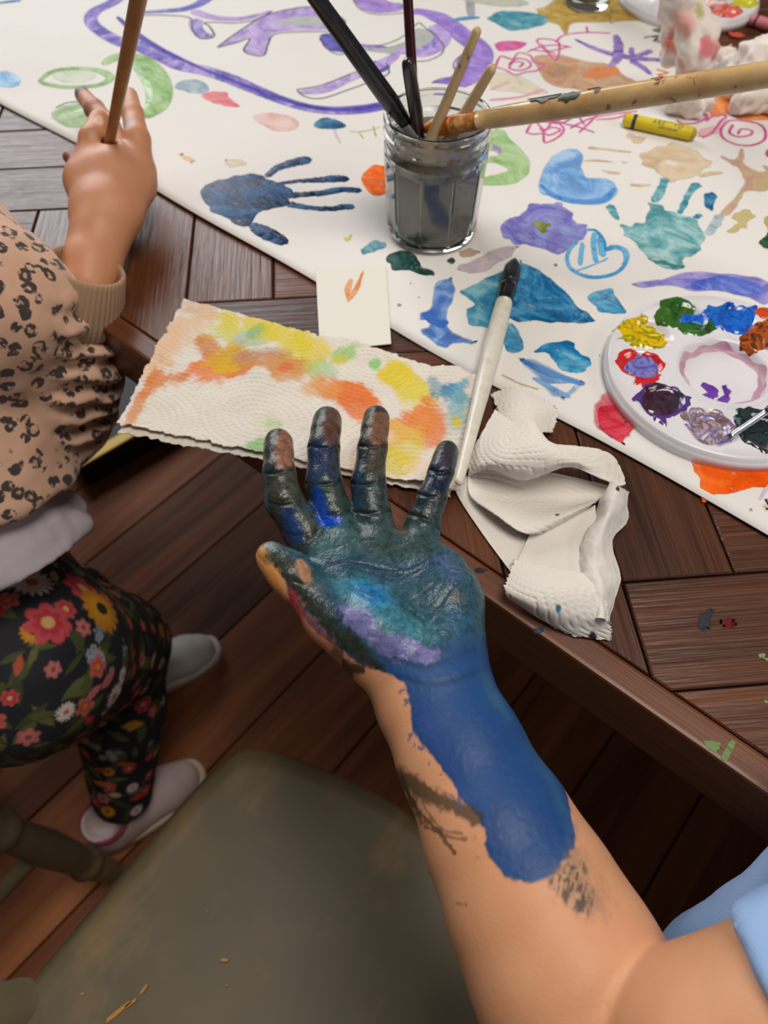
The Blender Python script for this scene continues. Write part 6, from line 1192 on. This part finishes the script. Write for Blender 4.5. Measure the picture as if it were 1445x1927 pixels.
# ---- leggings
hipR = np.array([-.322, .285, .475]); kneeR = P(222, 1215, .28); ankR = P(228, 1492, .105); hipL = np.array([-.40, .335, .475]); kneeL = np.array([-.40, .44, .27]); ankL = np.array([-.385, .445, .075])
pr = [('c', hipR + [0, -.02, .03], hipL + [.03, 0, .02], .085, .08, .03), ('c', hipR, lerp(hipR, kneeR, .5), .080, .071, .025), ('c', lerp(hipR, kneeR, .5), kneeR, .071, .060, .02), ('c', kneeR, lerp(kneeR, ankR, .45), .058, .055, .02), ('c', lerp(kneeR, ankR, .45), ankR, .055, .039, .015),
      ('c', hipL, kneeL, .075, .055, .02), ('c', kneeL, ankL, .053, .04, .02)]
V, Q = sdf_mesh(pr, .0032, smooth=3); V, Q = subdiv(V, Q, 1); N = vnormals(V, Q); V = V + N * ((fbm(V, 25, 4, 3) - .5) * .006)[:, None]; N = vnormals(V, Q); cst = Caster(V, Q)
C_ = lin('#14151d') + 0 * V
def sticker(p, n, R, fn):
    global C_
    ii = np.nonzero((np.abs(V - p) < R * 1.5).all(1) & (N @ n > .1))[0]
    if not len(ii): return
    u = np.cross(n, [.2, .1, 1.0]); u /= np.linalg.norm(u); v_ = np.cross(n, u); q = V[ii] - p; x = q @ u / R; y = q @ v_ / R; fn(ii, np.hypot(x, y), np.arctan2(y, x), x, y)
def put(ii, k, col): C_[ii] = C_[ii] * (1 - k[:, None]) + lin(col) * k[:, None]
def flower(petals, c1, c2, cc, ph=0., depth=.28):
    def f(ii, r, th, x, y):
        e = 1 - depth + depth * np.abs(np.cos((th + ph) * petals / 2)) * 1.0; put(ii, sstep(e, e - .14, r), c1); put(ii, sstep(e * .72, e * .45, r) * .8, c2); put(ii, sstep(.30, .22, r), cc)
    return f
def leaf(col, ph, asp=.34):
    def f(ii, r, th, x, y): a = x * math.cos(ph) + y * math.sin(ph); b = -x * math.sin(ph) + y * math.cos(ph); put(ii, sstep(1.0, .8, np.hypot(a, b / (asp * np.clip(1 - a * a, .05, 1)))), col)
    return f
def cluster(col, ph):
    def f(ii, r, th, x, y):
        rr = random.Random(int(ph * 100))
        for _ in range(9): cx, cy = rr.uniform(-.7, .7), rr.uniform(-.45, .45); d = np.hypot(x - cx, y - cy); t2 = np.arctan2(y - cy, x - cx); put(ii, sstep(.24, .16, d / (.75 + .25 * np.abs(np.cos(t2 * 2.5)))) * .9, col); put(ii, sstep(.07, .04, d), '#5a5040')
    return f
RED = flower(7, '#b8404a', '#a01c2a', '#c89a60', .3); YEL = flower(14, '#b87a14', '#c48a1a', '#2a1a14', 0, .2); DAI = flower(16, '#c9b8b0', '#cdc0b8', '#b85a30', 0, .3); COR = flower(5, '#b85a50', '#a8402c', '#c07a30', .5, .35); PINK = flower(6, '#b06060', '#b8706a', '#8a3a3a', .2, .3)
rl = random.Random(11); ids = np.nonzero(np.ones(len(V)))[0]
for k in range(900):            # background sprigs all over
    i = rl.randrange(len(V)); sticker(V[i], N[i], rl.uniform(.010, .019), leaf(rl.choice(['#3d4420', '#4a4f26', '#333a1c', '#565a30']), rl.uniform(0, 6.3), rl.uniform(.2, .4)))
done = []
for k in range(900):
    i = rl.randrange(len(V)); p = V[i]
    if any(np.linalg.norm(p - q) < .0175 for q in done): continue
    done.append(p); t = rl.random(); R = rl.uniform(.007, .011)
    sticker(p, N[i], R, RED if t < .14 else YEL if t < .24 else DAI if t < .36 else COR if t < .58 else PINK if t < .72 else cluster(rl.choice(['#8a96a4', '#a0a4a8', '#7a94a0']), rl.random() * 6) if t < .9 else leaf(rl.choice(['#b85a48', '#a84a2c', '#b8a070', '#a01c20']), rl.random() * 6, .4))
for x, y, R, fn in ((60, 1095, .019, DAI), (155, 1105, .021, RED), (92, 1172, .021, RED), (193, 1145, .025, YEL), (138, 1068, .012, cluster('#5a7a90', 1.)), (15, 1130, .010, COR), (190, 1220, .022, cluster('#8a98a6', 2.)), (250, 1235, .016, leaf('#b05038', .6, .35)), (185, 1255, .011, COR), (205, 1278, .014, leaf('#b0605a', .2, .4)), (175, 1305, .012, leaf('#b8686a', .2, .4)), (215, 1312, .014, DAI), (270, 1325, .013, RED), (203, 1352, .014, RED), (250, 1365, .016, leaf('#b07a1c', .4, .4)), (190, 1415, .024, cluster('#8f9494', 4.)), (240, 1440, .015, leaf('#a84a30', .5, .35)), (190, 1450, .011, leaf('#a8442c', -.3, .4)), (190, 1475, .014, leaf('#b0604a', -.2, .35)), (215, 1497, .010, leaf('#b8a078', .2, .5)), (260, 1500, .014, leaf('#b8302c', .4, .35)), (170, 1355, .009, leaf('#b0201c', 1.2, .5))):
    h = cst(x, y)
    if h is not None: i = int(np.argmin(((V - h) ** 2).sum(1))); sticker(V[i], N[i], R, fn)
m = M('floral_leggings', rough=.8); m.col(m.attr('Col')); m.bump(m.noise(m.coord('Object'), 900, 2, .6), .2, .0005); o = obj('leggings', V - ch0, Q, m.m, child); setcol(o, C_); tag(o, 'black leggings printed with red, yellow and white flowers')

# ---- shoes
MAT_SHOE = M('shoe_canvas', '#c8b0ae', .7).m; MAT_SOLE = M('shoe_rubber', '#cdb89e', .6).m; MAT_PIPING = M('shoe_piping', '#8a2f3c', .6).m; MAT_SHOEW = M('shoe_white', '#cdc8c0', .55).m
def shoe(heel, yaw, mats, label):
    d = np.array([math.cos(yaw), math.sin(yaw), 0]); s_ = np.array([-d[1], d[0], 0]); h = np.asarray(heel); up = np.array([0, 0, 1.0]); root = tag(empty('shoe', h), label); root.parent = child; root.matrix_parent_inverse = Matrix.Translation(-child.location)
    pr = [('c', h + d * .030 + up * .035, h + d * .115 + up * .030, .033, .030, .012), ('c', h + d * .03 + up * .06, h + d * .055 + up * .055, .031, .03, .012), ('c', h + d * .115 + up * .028, h + d * .135 + up * .024, .031, .027, .01), ('p', h + up * .014, -up, 0, 0, .002), ('c', h + d * .032 + up * .085, h + d * .038 + up * .12, .029, .030, .006, '-')]
    V, Q = sdf_mesh(pr, .002, smooth=2); obj('upper', V - h, Q, mats[0], root)
    ol = []
    for k in range(40):
        a_ = k / 40 * 2 * math.pi; lx = .082 + .088 * math.cos(a_); ly = (.034 + .004 * math.cos(a_)) * math.copysign(abs(math.sin(a_)) ** .75, math.sin(a_)); p = h + d * lx + s_ * ly; ol.append(p[:2] - h[:2])
    V, Q = prism(ol, .0, .022, .003); obj('sole', V, Q, mats[1], root)
    pth = [h + d * .034 + up * .073 + d * .031 * math.cos(a_) * 1.0 + s_ * .031 * math.sin(a_) + up * (.006 * math.cos(a_)) for a_ in np.linspace(0, 2 * math.pi, 30)]; V, Q = tube(pth, .0035, 8); obj('collar_piping', V - h, Q, mats[2], root)
    return root
shoe(P(186, 1592, 0.0), math.radians(38), (MAT_SHOE, MAT_SOLE, MAT_PIPING), 'pink and cream shoe beside the chair seat')
shoe(ankL * [1, 1, 0] - np.array([.9, .4, 0]) * .032, math.radians(28), (MAT_SHOEW, MAT_SHOEW, MAT_SHOEW), 'pale grey shoe half hidden behind the leg')

# ---- head (leaning in from beyond the picture's edge)
hc = np.array([-.44, .50, .965]); look = np.array([.55, .75, -.35]); look /= np.linalg.norm(look); sdv = np.cross(look, [0, 0, 1.0]); sdv /= np.linalg.norm(sdv); upx = np.cross(sdv, look); Rm = np.stack([sdv, look, upx], 1)
pr = [('c', chest + [-.06, .03, .03], hc + upx * -.05, .036, .034, .02), ('e', hc + upx * .015, Rm, (.070, .082, .080), 0, .01), ('c', hc + look * .05 - upx * .045, hc + look * .03 - upx * .05, .032, .036, .03), ('c', hc + look * .080 + upx * .002, hc + look * .088 - upx * .016, .007, .010, .01),
      ('c', hc + look * .075 - upx * .045 - sdv * .012, hc + look * .075 - upx * .045 + sdv * .012, .006, .006, .006), ('c', hc + sdv * .07 - upx * .005, hc + sdv * .074 - upx * .02, .011, .008, .006), ('c', hc - sdv * .07 - upx * .005, hc - sdv * .074 - upx * .02, .011, .008, .006)]
V, Q = sdf_mesh(pr, .003, smooth=2); C_ = lin('#c08a68') + 0 * V; L_ = (V - hc) @ Rm
for sx in (-1, 1): d = np.hypot((L_[:, 0] - sx * .029) / .013, (L_[:, 2] + .002) / .007); k = ((d < 1) & (L_[:, 1] > 0))[:, None]; C_ = np.where(k, lin('#d8d0c8'), C_); d2 = np.hypot(L_[:, 0] - sx * .029, L_[:, 2] + .002); C_ = np.where(((d2 < .0055) & (L_[:, 1] > 0))[:, None], lin('#2a1a12'), C_)
d = np.hypot(L_[:, 0] / .02, (L_[:, 2] + .045) / .006); C_ = np.where(((d < 1) & (L_[:, 1] > .05))[:, None], lin('#b0625c'), C_)
o = obj('head', V - ch0, Q, MAT_CSKIN, child); setcol(o, C_)
pr = [('e', hc + upx * .026 - look * .012, Rm, (.079, .086, .083), 0, .01), ('c', hc - look * .05 + upx * .0, hc - look * .055 - upx * .09, .055, .035, .03), ('c', hc + sdv * .06 - look * .015, hc + sdv * .055 - look * .02 - upx * .08, .022, .014, .02), ('c', hc - sdv * .06 - look * .015, hc - sdv * .055 - look * .02 - upx * .08, .022, .014, .02), ('c', hc + look * .10 - upx * .03, hc + look * .10 + upx * .012, .055, .052, .01, '-')]
V, Q = sdf_mesh(pr, .003, smooth=2); N = vnormals(V, Q); V = V + N * ((fbm((V - hc) @ Rm * [1.0, 1.0, .15], 130, 2, 3) - .5) * .006)[:, None]; obj('hair', V - ch0, Q, M('brown_hair', '#5a3a22', .5).m, child)

# ---- brush in the child's hand
a = P(208, 330, .772); a2 = P(207, 262, .812); b = D(263, -15, .45); u_ = (b - a2) / np.linalg.norm(b - a2)
brush('long honey coloured wooden brush held upright by the child', a2 - u_ * .028, b + u_ * .04, .004, .006, .004, .0042, [(0, .0042), (.2, .0040), (.55, .0048), (1, .0056)], MAT_HONEY, MAT_BR_WET, MAT_FERR)
# second olive chair behind the child
lc = P(228, 1648, .0); chair2 = make_chair('olive chair standing behind the child, only its turned leg in view', np.array([0, 0, 0]), TANG + .0)
c2 = lc - (TE * .185 + TN * -.08); chair2.location = (c2[0], c2[1], 0)

# ================================================================== adult's blue shirt
m = M('blue_jersey', rough=.85); v = m.coord('Object'); m.col(m.ramp(m.noise(v, 30, 3, .5), [(.3, '#8fb0de'), (.7, '#a3c2ee')])); wv = m.node('ShaderNodeTexWave'); wv.inputs['Scale'].default_value = 330; wv.inputs['Distortion'].default_value = 1.5; m.link(v, wv.inputs['Vector']); m.bump(wv.outputs['Fac'], .12, .0004); MAT_BLUE = m.m
sl_d = (shoulder - bic) / np.linalg.norm(shoulder - bic); s0 = bic + sl_d * .028
pr = [('c', s0 - sl_d * .05, s0 + sl_d * .08, .0455, .050, .02), ('c', s0 + sl_d * .08, shoulder + sl_d * .02, .052, .068, .03), ('p', s0 + sl_d * .0, -sl_d, 0, 0, .003)]
V, Q = sdf_mesh(pr, .0025, smooth=2); N = vnormals(V, Q); V = V + N * ((fbm(V, 25, 2, 3) - .5) * .008)[:, None]
sh = obj('shirt_sleeve', V - oa, Q, MAT_BLUE, adult); tag(sh, 'light blue short sleeve')
p1 = D(1445, 1565, .335); p2 = D(1240, 1768, .375); l_ = (p1 - p2) / np.linalg.norm(p1 - p2); o_ = np.array([.58, -.80, .12]); c1 = p1 + l_ * .05 + o_ * .045; c2 = p2 - l_ * .02 + o_ * .045
pr = [('c', c2, c1, .045, .045, .03), ('c', c2 + [.10, -.10, -.08], c1 + [.14, -.09, .06], .12, .13, .05), ('c', c1 + [.14, -.09, .06], shoulder + [.03, -.02, 0], .10, .075, .05)]
V, Q = sdf_mesh(pr, .0045, smooth=2); N = vnormals(V, Q); V = V + N * ((fbm(V, 16, 2, 3) - .5) * .018)[:, None]; to_ = obj('shirt_torso', V - oa, Q, MAT_BLUE, adult)
